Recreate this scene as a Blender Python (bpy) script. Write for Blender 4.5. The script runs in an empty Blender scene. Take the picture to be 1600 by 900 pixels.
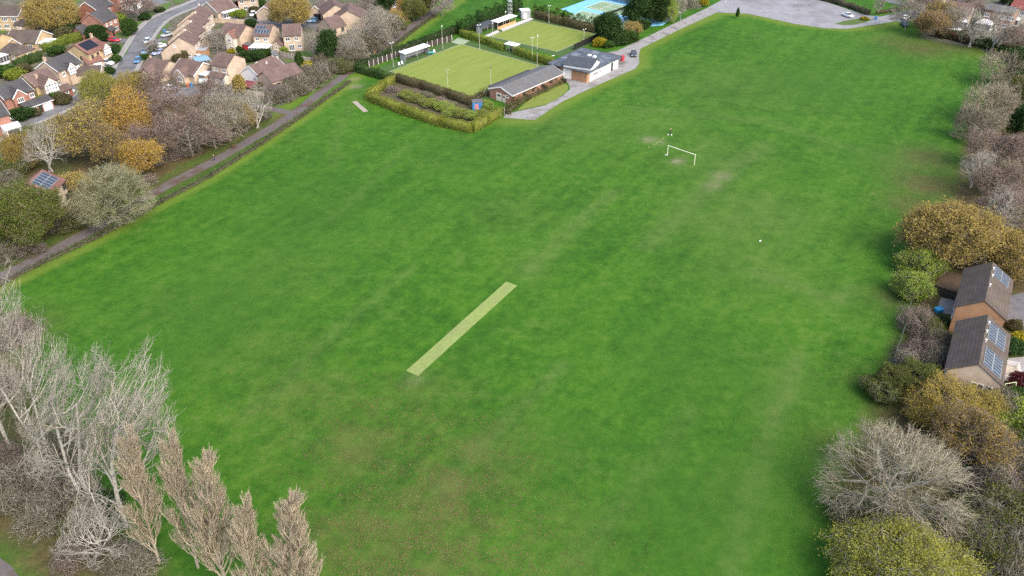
import bpy, math, random
import numpy as np
from mathutils import Matrix, Vector
sc = bpy.context.scene
COL = sc.collection
R = math.radians
# ------------------------------------------------------------------ camera
CAM_H, FOCAL, PITCH, ROLL = 82.0, 1300.0, R(33.7), R(-0.8)
_f = np.array([0, math.cos(PITCH), -math.sin(PITCH)])
_r = np.array([1.0, 0, 0])
_u = np.cross(_r, _f)
CR = math.cos(ROLL)*_r + math.sin(ROLL)*_u
CU = -math.sin(ROLL)*_r + math.cos(ROLL)*_u
def at(x, y, z=0.0):
    """surveyed position: where the sight line through a photo point meets the level z"""
    d = _f*FOCAL + CR*(x-800) + CU*(450-y)
    k = (CAM_H-z)/-d[2]
    return np.array([d[0]*k, d[1]*k])
def V2(pts): return [at(*p) for p in pts]
cd = bpy.data.cameras.new('camera'); cam = bpy.data.objects.new('camera', cd); COL.objects.link(cam)
cd.sensor_width = 36; cd.lens = 36*FOCAL/1600; cd.clip_start = 1; cd.clip_end = 6000
M4 = Matrix(((CR[0], CU[0], -_f[0], 0), (CR[1], CU[1], -_f[1], 0), (CR[2], CU[2], -_f[2], CAM_H), (0, 0, 0, 1)))
cam.matrix_world = M4
sc.camera = cam
# ------------------------------------------------------------------ light
w = bpy.data.worlds.new('World'); sc.world = w; w.use_nodes = True
nt = w.node_tree; nt.nodes.clear()
sky = nt.nodes.new('ShaderNodeTexSky'); sky.sky_type = 'NISHITA'; sky.sun_disc = False
SUN_EL, SUN_AZ = R(46), R(138)          # azimuth clockwise from +Y
sky.sun_elevation = SUN_EL; sky.sun_rotation = SUN_AZ
sky.air_density = 1.0; sky.dust_density = 4.0; sky.ozone_density = 0.6
bg = nt.nodes.new('ShaderNodeBackground'); bg.inputs[1].default_value = 0.15
out = nt.nodes.new('ShaderNodeOutputWorld')
nt.links.new(sky.outputs[0], bg.inputs[0]); nt.links.new(bg.outputs[0], out.inputs[0])
sl = bpy.data.lights.new('sun', 'SUN'); so = bpy.data.objects.new('sun', sl); COL.objects.link(so)
sl.energy = 1.0; sl.angle = R(42); sl.color = (1, 0.95, 0.88)
sd = Vector((math.sin(SUN_AZ)*math.cos(SUN_EL), math.cos(SUN_AZ)*math.cos(SUN_EL), math.sin(SUN_EL)))
so.rotation_euler = sd.to_track_quat('Z', 'Y').to_euler()
sc.view_settings.view_transform = 'Standard'; sc.view_settings.look = 'None'
sc.view_settings.exposure = 1.22; sc.view_settings.gamma = 1
sc.render.engine = 'CYCLES'
sc.cycles.max_bounces = 6; sc.cycles.diffuse_bounces = 3; sc.cycles.transparent_max_bounces = 4
sc.cycles.use_denoising = False
# ------------------------------------------------------------------ tagging
def tag(o, label=None, cat=None, group=None, kind=None):
    if label: o['label'] = label
    if cat: o['category'] = cat
    if group: o['group'] = group
    if kind: o['kind'] = kind
    return o
def empty(name, loc=(0, 0, 0), rz=0.0, parent=None):
    o = bpy.data.objects.new(name, None); COL.objects.link(o)
    o.location = loc; o.rotation_euler = (0, 0, rz); o.empty_display_size = .3
    if parent: o.parent = parent
    return o
def link_mesh(name, me, parent=None):
    o = bpy.data.objects.new(name, me); COL.objects.link(o)
    if parent: o.parent = parent
    return o
def copy_tree(o, parent=None):
    c = o.copy(); COL.objects.link(c)
    if parent: c.parent = parent
    for ch in o.children: copy_tree(ch, c)
    return c
# ------------------------------------------------------------------ mesh builder
class MB:
    def __init__(s): s.v = []; s.f = []; s.n = 0
    def add(s, verts, faces):
        s.v.extend([tuple(map(float, p)) for p in verts]); s.f.extend([tuple(int(i)+s.n for i in q) for q in faces]); s.n += len(verts); return s
    def box(s, cx, cy, cz, sx, sy, sz, rz=0.0, top=1.0):
        c, n = math.cos(rz), math.sin(rz); vs = []
        for k, (dx, dy, dz) in enumerate(((-1,-1,-1),(1,-1,-1),(1,1,-1),(-1,1,-1),(-1,-1,1),(1,-1,1),(1,1,1),(-1,1,1))):
            t = top if dz > 0 else 1
            x, y = dx*sx/2*t, dy*sy/2*t
            vs.append((cx+x*c-y*n, cy+x*n+y*c, cz+dz*sz/2))
        return s.add(vs, ((3,2,1,0),(4,5,6,7),(0,1,5,4),(1,2,6,5),(2,3,7,6),(3,0,4,7)))
    def extrude(s, poly, z0, z1):
        n = len(poly)
        vs = [(p[0], p[1], z0) for p in poly]+[(p[0], p[1], z1) for p in poly]
        a = sum(poly[i][0]*poly[(i+1) % n][1]-poly[(i+1) % n][0]*poly[i][1] for i in range(n))
        idx = list(range(n)) if a > 0 else list(range(n))[::-1]
        fs = [tuple(idx[::-1]), tuple(i+n for i in idx)]
        for k in range(n):
            i, j = idx[k], idx[(k+1) % n]; fs.append((i, j, j+n, i+n))
        return s.add(vs, fs)
    def profile(s, prof, x0, x1, fn=lambda x, y, z: (x, y, z)):
        """profile in (y,z), swept along x"""
        n = len(prof)
        vs = [fn(x0, p[0], p[1]) for p in prof]+[fn(x1, p[0], p[1]) for p in prof]
        a = sum(prof[i][0]*prof[(i+1) % n][1]-prof[(i+1) % n][0]*prof[i][1] for i in range(n))
        idx = list(range(n)) if a > 0 else list(range(n))[::-1]
        fs = [tuple(idx[::-1]), tuple(i+n for i in idx)]
        for k in range(n):
            i, j = idx[k], idx[(k+1) % n]; fs.append((i, j, j+n, i+n))
        return s.add(vs, fs)
    def tube(s, p0, p1, r0, r1=None, n=6):
        r1 = r0 if r1 is None else r1
        p0, p1 = np.array(p0, float), np.array(p1, float)
        d = p1-p0; d /= np.linalg.norm(d)+1e-9
        a = np.cross(d, (0, 0, 1) if abs(d[2]) < .9 else (1, 0, 0)); a /= np.linalg.norm(a); b = np.cross(d, a)
        vs = []
        for p, r in ((p0, r0), (p1, r1)):
            for k in range(n):
                t = 2*math.pi*k/n; vs.append(p+r*(math.cos(t)*a+math.sin(t)*b))
        fs = [(k, (k+1) % n, (k+1) % n+n, k+n) for k in range(n)]+[tuple(range(n))[::-1], tuple(range(n, 2*n))]
        return s.add(vs, fs)
    def build(s, name, mat, parent=None, smooth=False):
        me = bpy.data.meshes.new(name); me.from_pydata(s.v, [], s.f); me.materials.append(mat)
        if smooth: me.polygons.foreach_set('use_smooth', [True]*len(me.polygons))
        me.update()
        return link_mesh(name, me, parent)
def np_mesh(name, v, f, mat):
    """quads only, fast"""
    me = bpy.data.meshes.new(name)
    me.vertices.add(len(v)); me.vertices.foreach_set('co', np.asarray(v, np.float32).ravel())
    k = f.shape[1]
    me.loops.add(f.size); me.loops.foreach_set('vertex_index', f.astype(np.int32).ravel())
    me.polygons.add(len(f)); me.polygons.foreach_set('loop_start', np.arange(0, f.size, k, dtype=np.int32))
    me.materials.append(mat); me.update(calc_edges=True); me.validate()
    return me
# ------------------------------------------------------------------ materials
MATS = {}
class NT:
    def __init__(s, name):
        s.m = bpy.data.materials.new(name); s.m.use_nodes = True; s.t = s.m.node_tree; s.t.nodes.clear()
        s.o = s.n('OutputMaterial')
    def n(s, typ, **kw):
        x = s.t.nodes.new('ShaderNode'+typ)
        for k, v in kw.items(): setattr(x, k, v)
        return x
    def l(s, a, b): s.t.links.new(a, b)
    def val(s, sock, v): sock.default_value = v
    def noise(s, vec, scale, detail=3, rough=.6):
        x = s.n('TexNoise'); x.inputs['Scale'].default_value = scale; x.inputs['Detail'].default_value = detail; x.inputs['Roughness'].default_value = rough
        if vec is not None: s.l(vec, x.inputs['Vector'])
        return x.outputs['Fac']
    def ramp(s, fac, stops, interp='LINEAR'):
        x = s.n('ValToRGB'); x.color_ramp.interpolation = interp
        e = x.color_ramp.elements
        while len(e) < len(stops): e.new(.5)
        for el, (p, c) in zip(e, stops):
            el.position = p; el.color = (c, c, c, 1) if isinstance(c, (int, float)) else (*c, 1)
        s.l(fac, x.inputs[0]); return x.outputs[0]
    def mix(s, fac, a, b, mode='MIX'):
        x = s.n('Mix'); x.data_type = 'RGBA'; x.blend_type = mode
        for sock, v in ((x.inputs[0], fac), (x.inputs[6], a), (x.inputs[7], b)):
            if hasattr(v, 'is_linked'): s.l(v, sock)
            elif isinstance(v, (int, float)): sock.default_value = v if sock.type == 'VALUE' else (v, v, v, 1)
            else: sock.default_value = (*v, 1)
        return x.outputs[2]
    def math(s, op, a, b=0.0, clamp=False):
        x = s.n('Math', operation=op, use_clamp=clamp)
        for sock, v in ((x.inputs[0], a), (x.inputs[1], b)):
            if hasattr(v, 'is_linked'): s.l(v, sock)
            else: sock.default_value = v
        return x.outputs[0]
    def attr(s, name): x = s.n('Attribute', attribute_name=name); return x.outputs['Fac']
    def pos(s): return s.n('NewGeometry').outputs['Position']
    def obj(s): return s.n('TexCoord').outputs['Object']
    def island(s): return s.n('NewGeometry').outputs['Random Per Island']
    def bsdf(s, col, rough=.8, metallic=0.0, spec=.3, bump=None, bs=.3, bd=.05):
        p = s.n('BsdfPrincipled'); p.inputs['Roughness'].default_value = rough; p.inputs['Metallic'].default_value = metallic
        p.inputs['Specular IOR Level'].default_value = spec
        if hasattr(col, 'is_linked'): s.l(col, p.inputs['Base Color'])
        else: p.inputs['Base Color'].default_value = (*col, 1)
        if bump is not None:
            b = s.n('Bump'); b.inputs['Strength'].default_value = bs; b.inputs['Distance'].default_value = bd
            s.l(bump, b.inputs['Height']); s.l(b.outputs[0], p.inputs['Normal'])
        s.l(p.outputs[0], s.o.inputs[0]); return s.m
def mottled(name, c1, c2, scale=2.0, rough=.8, c3=None, s3=.25, metallic=0.0, spec=.3, world=False):
    t = NT(name); vec = t.pos() if world else t.obj()
    f = t.noise(vec, scale, 4, .65)
    c = t.ramp(f, [(.3, c1), (.7, c2)])
    if c3 is not None:
        g = t.ramp(t.noise(vec, s3, 3), [(.5, 0.0), (.68, 1.0)]); c = t.mix(g, c, c3)
    return t.bsdf(c, rough, metallic, spec, f, .25)
def flat(name, c, rough=.5, metallic=0.0, spec=.4):
    c = np.array(c); return mottled(name, tuple(c*.9), tuple(np.minimum(c*1.08, .9)), 1.5, rough, None, 1, metallic, spec)
def brick(name, c1, c2):
    t = NT(name); v = t.obj()
    f = t.noise(v, 7, 3, .7); c = t.ramp(f, [(.3, c1), (.7, c2)])
    st = t.ramp(t.noise(v, .6, 4), [(.35, .82), (.65, 1.06)])
    c = t.mix(1.0, c, st, 'MULTIPLY'); return t.bsdf(c, .9, 0, .2, f, .2)
def tiles(name, c1, c2, moss=None):
    t = NT(name); v = t.obj()
    f = t.noise(v, 5, 3, .7); c = t.ramp(f, [(.3, c1), (.7, c2)])
    wv = t.n('TexWave', wave_type='BANDS', bands_direction='X'); wv.inputs['Scale'].default_value = .62; wv.inputs['Distortion'].default_value = .3
    t.l(v, wv.inputs[0])
    wy = t.n('TexWave', wave_type='BANDS', bands_direction='Y', wave_profile='SAW'); wy.inputs['Scale'].default_value = .7; t.l(v, wy.inputs[0])
    m = t.ramp(wv.outputs['Fac'], [(.0, .55), (.4, 1.1)]); m2 = t.ramp(wy.outputs['Fac'], [(.0, .62), (.3, 1.06)])
    c = t.mix(1.0, c, m, 'MULTIPLY'); c = t.mix(1.0, c, m2, 'MULTIPLY')
    st = t.ramp(t.noise(v, .45, 4), [(.35, .78), (.65, 1.12)]); c = t.mix(1.0, c, st, 'MULTIPLY')
    if moss: c = t.mix(t.ramp(t.noise(v, .35, 5, .7), [(.52, 0.0), (.72, .75)]), c, moss)
    return t.bsdf(c, .85, 0, .25, wv.outputs['Fac'], .35)
def leafmat(name, cols, transl=.3):
    t = NT(name); isl = t.island()
    n = len(cols); c = t.ramp(isl, [((i+.5)/n, q) for i, q in enumerate(cols)])
    oi = t.n('ObjectInfo').outputs['Random']
    hs = t.n('HueSaturation'); t.l(c, hs.inputs['Color'])
    t.l(t.math('ADD', t.math('MULTIPLY', oi, .35), .85), hs.inputs['Value']); t.l(t.math('ADD', t.math('MULTIPLY', oi, .02), .49), hs.inputs['Hue'])
    d = t.n('BsdfDiffuse'); tr = t.n('BsdfTranslucent'); mx = t.n('MixShader'); mx.inputs[0].default_value = transl
    t.l(hs.outputs[0], d.inputs[0]); t.l(hs.outputs[0], tr.inputs[0]); t.l(d.outputs[0], mx.inputs[1]); t.l(tr.outputs[0], mx.inputs[2])
    t.l(mx.outputs[0], t.o.inputs[0]); return t.m
def twigmat(name, cols):
    t = NT(name); n = len(cols); c = t.ramp(t.island(), [((i+.5)/n, q) for i, q in enumerate(cols)])
    return t.bsdf(c, .85, 0, .2)
def barkmat(name, c1, c2):
    t = NT(name); f = t.noise(t.obj(), 3, 4, .7); return t.bsdf(t.ramp(f, [(.35, c1), (.65, c2)]), .9, 0, .2, f, .4)
M = {}
M['white'] = flat('white_paint', (.78, .78, .77), .5)
M['cream'] = flat('cream_paint', (.66, .6, .5), .6)
M['black'] = flat('black_paint', (.02, .02, .022), .5)
M['grey'] = flat('grey_paint', (.32, .33, .35), .6)
M['metal'] = flat('galvanised_metal', (.5, .52, .53), .4, .5)
M['glass'] = flat('window_glass', (.06, .07, .08), .12, 0, .6)
M['pale_glass'] = flat('conservatory_glass', (.52, .6, .64), .15, 0, .6)
M['solar'] = flat('solar_cells', (.05, .068, .098), .45, 0, .22)
M['solar_black'] = flat('black_solar_cells', (.016, .019, .03), .4, 0, .25)
M['buff'] = brick('buff_brick', (0.44, 0.34, 0.25), (0.53, 0.425, 0.32))
M['tan'] = brick('tan_brick', (0.475, 0.375, 0.28), (0.57, 0.465, 0.36))
M['orange'] = brick('orange_brick', (.38, .205, .11), (.47, .28, .165))
M['yellow'] = brick('yellow_brick', (0.45, 0.34, 0.19), (0.53, 0.41, 0.25))
M['red'] = brick('red_brick', (.27, .115, .08), (.35, .165, .12))
M['pinkred'] = brick('pink_red_brick', (.31, .155, .115), (.39, .21, .165))
M['brown_roof'] = tiles('brown_tiles', (.118, .08, .07), (.165, .117, .104))
M['pink_roof'] = tiles('reddish_tiles', (.17, .085, .07), (.22, .12, .1))
M['grey_roof'] = tiles('grey_tiles', (.055, .055, .057), (.085, .084, .087))
M['dark_roof'] = tiles('dark_brown_tiles', (.078, .06, .052), (.125, .10, .089), (.09, .092, .042))
M['flat_roof'] = mottled('grey_felt', (.055, .066, .082), (.11, .128, .152), .5, .6, (.19, .215, .245), .3)
M['sheet_roof'] = mottled('grey_sheet', (.092, .094, .098), (.135, .136, .14), .7, .7, (.118, .105, .092), .3)
M['slate_sheet'] = mottled('dark_grey_sheet', (.048, .056, .066), (.07, .08, .093), .7, .65)
M['white_roof'] = mottled('white_sheet', (.62, .63, .65), (.78, .79, .8), .8, .5)
M['timber'] = mottled('brown_timber', (.036, .03, .027), (.07, .056, .048), 3, .8)
M['pale_timber'] = mottled('pale_timber', (.34, .29, .23), (.46, .41, .34), 3, .8)
M['orange_timber'] = mottled('orange_timber', (.42, .24, .1), (.5, .31, .15), 3, .7)
M['concrete'] = mottled('concrete', (.38, .37, .35), (.52, .51, .48), 2, .9)
M['blue'] = flat('blue_paint', (.05, .22, .5), .5)
M['navy'] = flat('navy_paint', (.03, .045, .12), .5)
M['teal'] = flat('teal_paint', (.05, .4, .42), .5)
M['redpaint'] = flat('red_paint', (.42, .04, .05), .45)
M['tyre'] = flat('tyre_rubber', (.02, .02, .02), .8)
M['lamp'] = flat('lamp_lens', (.75, .75, .72), .2)
M['tail'] = flat('tail_lens', (.4, .03, .03), .3)
def carpaint():
    t = NT('car_paint'); oi = t.n('ObjectInfo'); p = t.bsdf(oi.outputs['Color'], .25, 0, .5); return p
M['car'] = carpaint()
M['skin'] = flat('skin', (.45, .27, .2), .6)
M['dark_cloth'] = flat('dark_cloth', (.025, .027, .035), .9)
M['grey_cloth'] = flat('grey_cloth', (.12, .12, .14), .9)
M['hair'] = flat('dark_hair', (.03, .02, .015), .7)
# ------------------------------------------------------------------ plants
def prisms(P, r0, r1, n=3):
    """P[N,K,3] polylines -> n-sided tubes, radius running r0..r1 (arrays N)"""
    N, K, _ = P.shape
    d = np.zeros_like(P); d[:, :-1] = P[:, 1:]-P[:, :-1]; d[:, -1] = d[:, -2]
    d /= np.linalg.norm(d, axis=2, keepdims=True)+1e-9
    ref = np.where(np.abs(d[..., 2:3]) < .9, np.array([0, 0, 1.0]), np.array([1.0, 0, 0]))
    a = np.cross(d, ref); a /= np.linalg.norm(a, axis=2, keepdims=True)+1e-9; b = np.cross(d, a)
    t = np.linspace(0, 1, K)[None, :]
    rad = (r0[:, None]*(1-t)+r1[:, None]*t)[..., None]
    rings = [P+rad*(math.cos(2*math.pi*k/n)*a+math.sin(2*math.pi*k/n)*b) for k in range(n)]
    v = np.stack(rings, 2).reshape(-1, 3)
    base = (np.arange(N)[:, None]*K+np.arange(K-1)[None, :])*n
    fs = []
    for k in range(n):
        k2 = (k+1) % n
        fs.append(np.stack([base+k, base+k2, base+n+k2, base+n+k], -1).reshape(-1, 4))
    return v, np.concatenate(fs)
def leaf_quads(rng, C, size, flat=.0):
    N = len(C)
    a = rng.normal(size=(N, 3)); a /= np.linalg.norm(a, axis=1, keepdims=True)
    b = rng.normal(size=(N, 3)); b[:, 2] *= (1-flat); a[:, 2] *= (1-flat)
    a /= np.linalg.norm(a, axis=1, keepdims=True)
    b -= a*np.sum(a*b, 1, keepdims=True); b /= np.linalg.norm(b, axis=1, keepdims=True)
    s = (size*rng.uniform(.6, 1.3, N))[:, None]
    v = np.stack([C-a*s*.6, C+b*s*.36, C+a*s*.6, C-b*s*.36], 1).reshape(-1, 3)
    f = np.arange(4*N).reshape(N, 4); return v, f
def join(parts):
    vs, fs, o = [], [], 0
    for v, f in parts:
        vs.append(v); fs.append(f+o); o += len(v)
    return np.concatenate(vs), np.concatenate(fs)
def unit(x): return x/(np.linalg.norm(x, axis=-1, keepdims=True)+1e-9)
def skeleton(rng, H, Rr, cz=.45, top=None, trunk=.3, n=(9, 6, 6, 4), fr=(.55, .78, .92, 1.0), jit=(.0, .38, .3, .25), lmax=(99, 99, 3.5, 1.8), zmin=-.35, wob=.12, lean=(0, 0), rise=.25, stems=1, lump=.24, trad=None, tip=0.0, up=0.0):
    """branches of a tree whose crown fills an ellipsoid; returns a list of (P[N,4,3], r0, r1) per level"""
    C = np.array([0, 0, H*cz]); RZ = H*(1-cz)
    ph = rng.uniform(0, 6.28, (6,)); kk = rng.normal(size=(6, 3))*2.2
    def env(u):
        l = 1+lump*np.mean(np.sin(u@kk.T+ph), 1, keepdims=True)*2.2
        rz = np.where(u[:, 2:3] > 0, RZ, min(RZ, H*cz*.8))
        hr = Rr*(1-tip*np.clip(u[:, 2:3], 0, 1)**3)
        return u*np.concatenate([hr, hr, rz], 1)*l
    r_t = trad or H*.022
    lv = []
    # trunk(s)
    sd = []
    for k in range(stems):
        tp = np.array([rng.normal()*Rr*.12*(k > 0 or stems > 1)*2, rng.normal()*Rr*.12*(stems > 1)*2, H*(.96 if tip else max(cz, .4)*1.15)])
        b0 = np.array([rng.normal()*.25*(k > 0), rng.normal()*.25*(k > 0), 0.0])
        P = np.stack([b0+(tp-b0)*t+np.array([rng.normal()*wob*H*.1*(0 < t < 1), rng.normal()*wob*H*.1*(0 < t < 1), 0]) for t in (0, .33, .66, 1)])
        sd.append(P)
    T = np.stack(sd); lv.append((T, np.full(stems, r_t), np.full(stems, r_t*.55)))
    # limbs: directions spread by a spiral
    N = n[0]; i = np.arange(N)+.5
    z = zmin+(1-zmin)*i/N; ang = i*2.39996+rng.uniform(0, 6)
    u = unit(np.stack([np.sqrt(np.maximum(0, 1-z*z))*np.cos(ang), np.sqrt(np.maximum(0, 1-z*z))*np.sin(ang), z], 1)+rng.normal(size=(N, 3))*.12)
    par = T[rng.integers(0, stems, N)]; tt = trunk+(1-trunk)*np.clip((u[:, 2]-zmin)/(1-zmin)*.9+rng.uniform(-.1, .1, N), 0, 1)
    rp = np.full(N, r_t*.52)
    for L in range(len(n)):
        if L > 0:
            k = n[L]; M_ = len(prev); idx = np.repeat(np.arange(M_), k)
            par = prev[idx]; u = unit(uprev[idx]+rng.normal(size=(M_*k, 3))*jit[L]+np.array([0, 0, up])); tt = rng.uniform(.3, 1.0, M_*k); rp = rprev[idx]*(.55 if L < 2 else .5)
        x = tt*3; s0 = np.clip(x.astype(int), 0, 2); fr_ = (x-s0)[:, None]
        S = par[np.arange(len(par)), s0]*(1-fr_)+par[np.arange(len(par)), s0+1]*fr_
        E = C+env(u)*(fr[L]*rng.uniform(.80, 1.12, (len(u), 1)))
        if tip:      # upswept branches of a columnar tree
            if L == 0:
                hz = rng.uniform(.05, .97, len(u)); S = S*0; S[:, 2] = 0
                x = hz*3; s0 = np.clip(x.astype(int), 0, 2); fr_ = (x-s0)[:, None]; S = par[np.arange(len(par)), s0]*(1-fr_)+par[np.arange(len(par)), s0+1]*fr_
            hh = np.clip(S[:, 2:3]/H, 0, 1); prof = (1.02-hh).clip(.05)**tip*np.minimum(1, .35+hh*4)
            o = u[:, :2]/(np.linalg.norm(u[:, :2], axis=1, keepdims=True)+1e-6)+rng.normal(size=(len(u), 2))*(.25, .5, .5, .5)[L]
            dr = unit(np.concatenate([o*(.27, .26, .22, .18)[L], np.ones((len(u), 1))], 1))
            E = S+dr*(Rr*2.7*prof if L == 0 else lmax[L]*(.45+.55*prof))*rng.uniform(.65, 1.2, (len(u), 1)); u = unit(np.concatenate([o, np.full((len(u), 1), .6)], 1))
        d = E-S; ln = np.linalg.norm(d, axis=1, keepdims=True); E = S+d*np.minimum(1, lmax[L]*rng.uniform(.7, 1.2, (len(u), 1))/(ln+1e-6)); ln = np.minimum(ln, lmax[L])
        side = rng.normal(size=(len(u), 3))*ln*wob
        P = np.stack([S, S+(E-S)*.34+side*.7+np.array([0, 0, 1])*(-ln*rise*.25), S+(E-S)*.68+side+np.array([0, 0, 1])*(-ln*rise*.3), E], 1)
        lv.append((P, rp, rp*.45)); prev, uprev, rprev = P, u, rp*.9
    if lean != (0, 0):
        for P, _, _ in lv:
            q = P[..., 2]/H; P[..., 0] += lean[0]*q*q; P[..., 1] += lean[1]*q*q
    return lv
PROTO = {}
def tree_proto(key, seed, H, Rr, bark, twig=None, leaf=None, nleaf=0, lsize=.3, lspread=.5, leaf_lv=-2, minr=.012, core=None, bark_lv=2, lf=None, **kw):
    rng = np.random.default_rng(seed)
    lv = skeleton(rng, H, Rr, **kw)
    tv = [prisms(P, r0, r1, 6 if i == 0 else 5) for i, (P, r0, r1) in enumerate(lv[:bark_lv])]
    out = {'H': H, 'R': Rr, 'trunk': np_mesh('trunk', *join(tv), bark)}
    cr = []
    for P, r0, r1 in lv[bark_lv:]:
        if twig is None: break
        if len(P) > 1500: P = P[:, [0, 2, 3]]
        cr.append(prisms(P, np.maximum(r0, minr), np.maximum(r1, minr*.55), 3))
    if cr: out['twigs'] = np_mesh('twigs', *join(cr), twig)
    if leaf is not None and nleaf:
        P = lv[leaf_lv][0]; k = rng.integers(0, len(P), nleaf)
        t = rng.uniform(.35, 1.08, nleaf)[:, None]
        c = P[k, 0]*(1-t)+P[k, -1]*t+rng.normal(size=(nleaf, 3))*lspread
        if lf is not None: c = c[lf(c, rng)]
        c[:, 2] = np.maximum(c[:, 2], .15)
        out['crown'] = np_mesh('crown', *leaf_quads(rng, c, lsize), leaf)
    PROTO[key] = out
def tree(key, name, label, px, H, Rr, group=None, cat='tree', rz=None, lift=0.0, base_z=0.0):
    """px: where the trunk meets the ground in the photo"""
    p = PROTO[key]; b = at(*px)
    e = empty(name, (b[0], b[1], base_z), random.uniform(0, 6.28) if rz is None else rz)
    e.scale = (Rr/p['R'], Rr/p['R'], H/p['H'])
    tag(e, label, cat, group)
    for k in ('trunk', 'twigs', 'crown'):
        if k in p: link_mesh(k, p[k], e)
    return e
def blob_proto(key, seed, H, Rr, leaf, nleaf, lsize, cone=0.0, lump=.25, fill=.35, bark=None, flatb=0.0):
    """dense bush or evergreen: leaf faces through the outer part of a lumpy volume"""
    rng = np.random.default_rng(seed)
    nb = 26; u = unit(rng.normal(size=(nb, 3))); u[:, 2] = np.abs(u[:, 2])*1.6-.5
    u = unit(u)
    k = rng.integers(0, nb, nleaf)
    cc = u*np.array([Rr*.62, Rr*.62, H*.36])+np.array([0, 0, H*.46])
    if cone: cc[:, :2] *= (1-cone*np.clip(cc[:, 2:3]/H, 0, 1))*1.35
    rr = rng.uniform(.75, 1.25, nb)*lump*2
    o = unit(rng.normal(size=(nleaf, 3)))*(rng.uniform(fill, 1, (nleaf, 1))**.6)
    c = cc[k]+o*rr[k][:, None]*np.array([Rr*.8, Rr*.8, H*.5])
    c[:, 2] = np.clip(c[:, 2], .05*H*rng.uniform(.2, 1, nleaf), H*1.02)
    out = {'H': H, 'R': Rr, 'crown': np_mesh('crown', *leaf_quads(rng, c, lsize), leaf)}
    P = np.array([[[0, 0, 0], [.03*Rr, 0, H*.3], [0, .04*Rr, H*.6], [0, 0, H*.8]]], float)
    st = [prisms(P, np.array([H*.025]), np.array([H*.01]), 5)]
    E = cc[:14]; S = np.zeros_like(E); S[:, 2] = rng.uniform(.1, .4, 14)*H
    st.append(prisms(np.stack([S, S+(E-S)*.5, E], 1), np.full(14, H*.01), np.full(14, H*.004), 3))
    out['trunk'] = np_mesh('trunk', *join(st), bark or M['bark_brown'])
    PROTO[key] = out
def hedge(name, label, pts, width, height, leaf, dens=16, lsize=.3, group=None, taper=.9, rough=.12, core=None, z0=0.0, cat='hedge'):
    """clipped hedge along a ground line: solid woody core with leaf faces all over it; one mesh with two materials"""
    rng = np.random.default_rng(len(name)*7+int(abs(pts[0][0])*10) % 999)
    P = np.array(pts, float); cs, fs_, leaves = [], [], []
    core_mb = MB()
    for a, b in zip(P[:-1], P[1:]):
        d = b-a; L = np.linalg.norm(d)
        if L < .05: continue
        d /= L; nrm = np.array([-d[1], d[0]]); rz = math.atan2(d[1], d[0]); m = (a+b)/2
        kc = .5 if taper <= .8 else 1.0; core_mb.box(m[0], m[1], z0+height*.46*kc, L, width*.8*kc, height*.88*kc, rz, .94)
        N = int(dens*L*(2*height+width))
        per = 2*height+width; t = rng.uniform(0, per, N); x = rng.uniform(-width*.3, L+width*.3, N)
        yy = np.where(t < height, -width/2, np.where(t < height+width, t-height-width/2, width/2))
        zz = np.where(t < height, t, np.where(t < height+width, height, per-t))
        tap = 1-(1-taper)*zz/height
        bump = 1+rough*np.sin(x*1.7+a[0])*np.sin(x*.63+1.3)*1.5
        yy = yy*tap+rng.normal(0, rough*.5, N); zz = np.maximum(zz*bump+rng.normal(0, rough*.5, N), .05)
        leaves.append(np.stack([a[0]+d[0]*x+nrm[0]*yy, a[1]+d[1]*x+nrm[1]*yy, z0+zz], 1))
        # ends
        Ne = int(dens*width*height)
        for xe in (0, L):
            ye = rng.uniform(-width/2, width/2, Ne); ze = rng.uniform(0, height, Ne); xe_ = xe+rng.normal(0, .12, Ne)+(-.15 if xe == 0 else .15)
            leaves.append(np.stack([a[0]+d[0]*xe_+nrm[0]*ye, a[1]+d[1]*xe_+nrm[1]*ye, z0+ze], 1))
    v, f = leaf_quads(rng, np.concatenate(leaves), lsize)
    cv = np.array(core_mb.v); cf = np.array(core_mb.f)
    nl = len(f); vv, ff = join([(v, f), (cv, cf)])
    me = np_mesh(name, vv, ff, leaf); me.materials.append(core or HCORE.get(leaf.name, M['hedge_core']))
    idx = np.zeros(len(ff), np.int32); idx[nl:] = 1; me.polygons.foreach_set('material_index', idx)
    return tag(link_mesh(name, me), label, cat, group)
M['hedge_core'] = mottled('hedge_core', (.02, .026, .012), (.045, .05, .022), 3, .95)
M['bark_brown'] = barkmat('brown_bark', (.09, .075, .055), (.17, .14, .11))
M['bark_grey'] = barkmat('grey_bark', (.17, .16, .135), (.30, .285, .25))
M['bark_pale'] = barkmat('pale_bark', (.32, .30, .26), (.48, .455, .405))
M['twig_pale'] = twigmat('pale_twigs', [(.27, .245, .205), (.36, .33, .28), (.45, .415, .355)])
M['twig_grey'] = twigmat('grey_twigs', [(.20, .18, .14), (.28, .255, .205), (.37, .34, .285)])
M['twig_olive'] = twigmat('olive_twigs', [(0.163, 0.160, 0.091), (0.263, 0.256, 0.150), (0.362, 0.352, 0.234)])
M['twig_straw'] = twigmat('straw_twigs', [(.19, .165, .11), (.28, .245, .17), (.36, .32, .235)])
M['bark_tan'] = barkmat('tan_bark', (.26, .22, .165), (.38, .335, .265))
M['bark_olive'] = barkmat('olive_bark', (.17, .17, .10), (.30, .29, .19))
M['twig_brown'] = twigmat('brown_twigs', [(.19, .14, .10), (.26, .20, .145), (.33, .265, .2)])
M['twig_purple'] = twigmat('purple_twigs', [(.17, .125, .11), (.24, .185, .16), (.31, .25, .225)])
M['twig_tan'] = twigmat('tan_twigs', [(.33, .27, .195), (.43, .36, .265), (.54, .46, .35)])
M['twig_dome'] = twigmat('buff_twigs', [(.24, .21, .145), (.34, .305, .22), (.44, .40, .30)])
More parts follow.
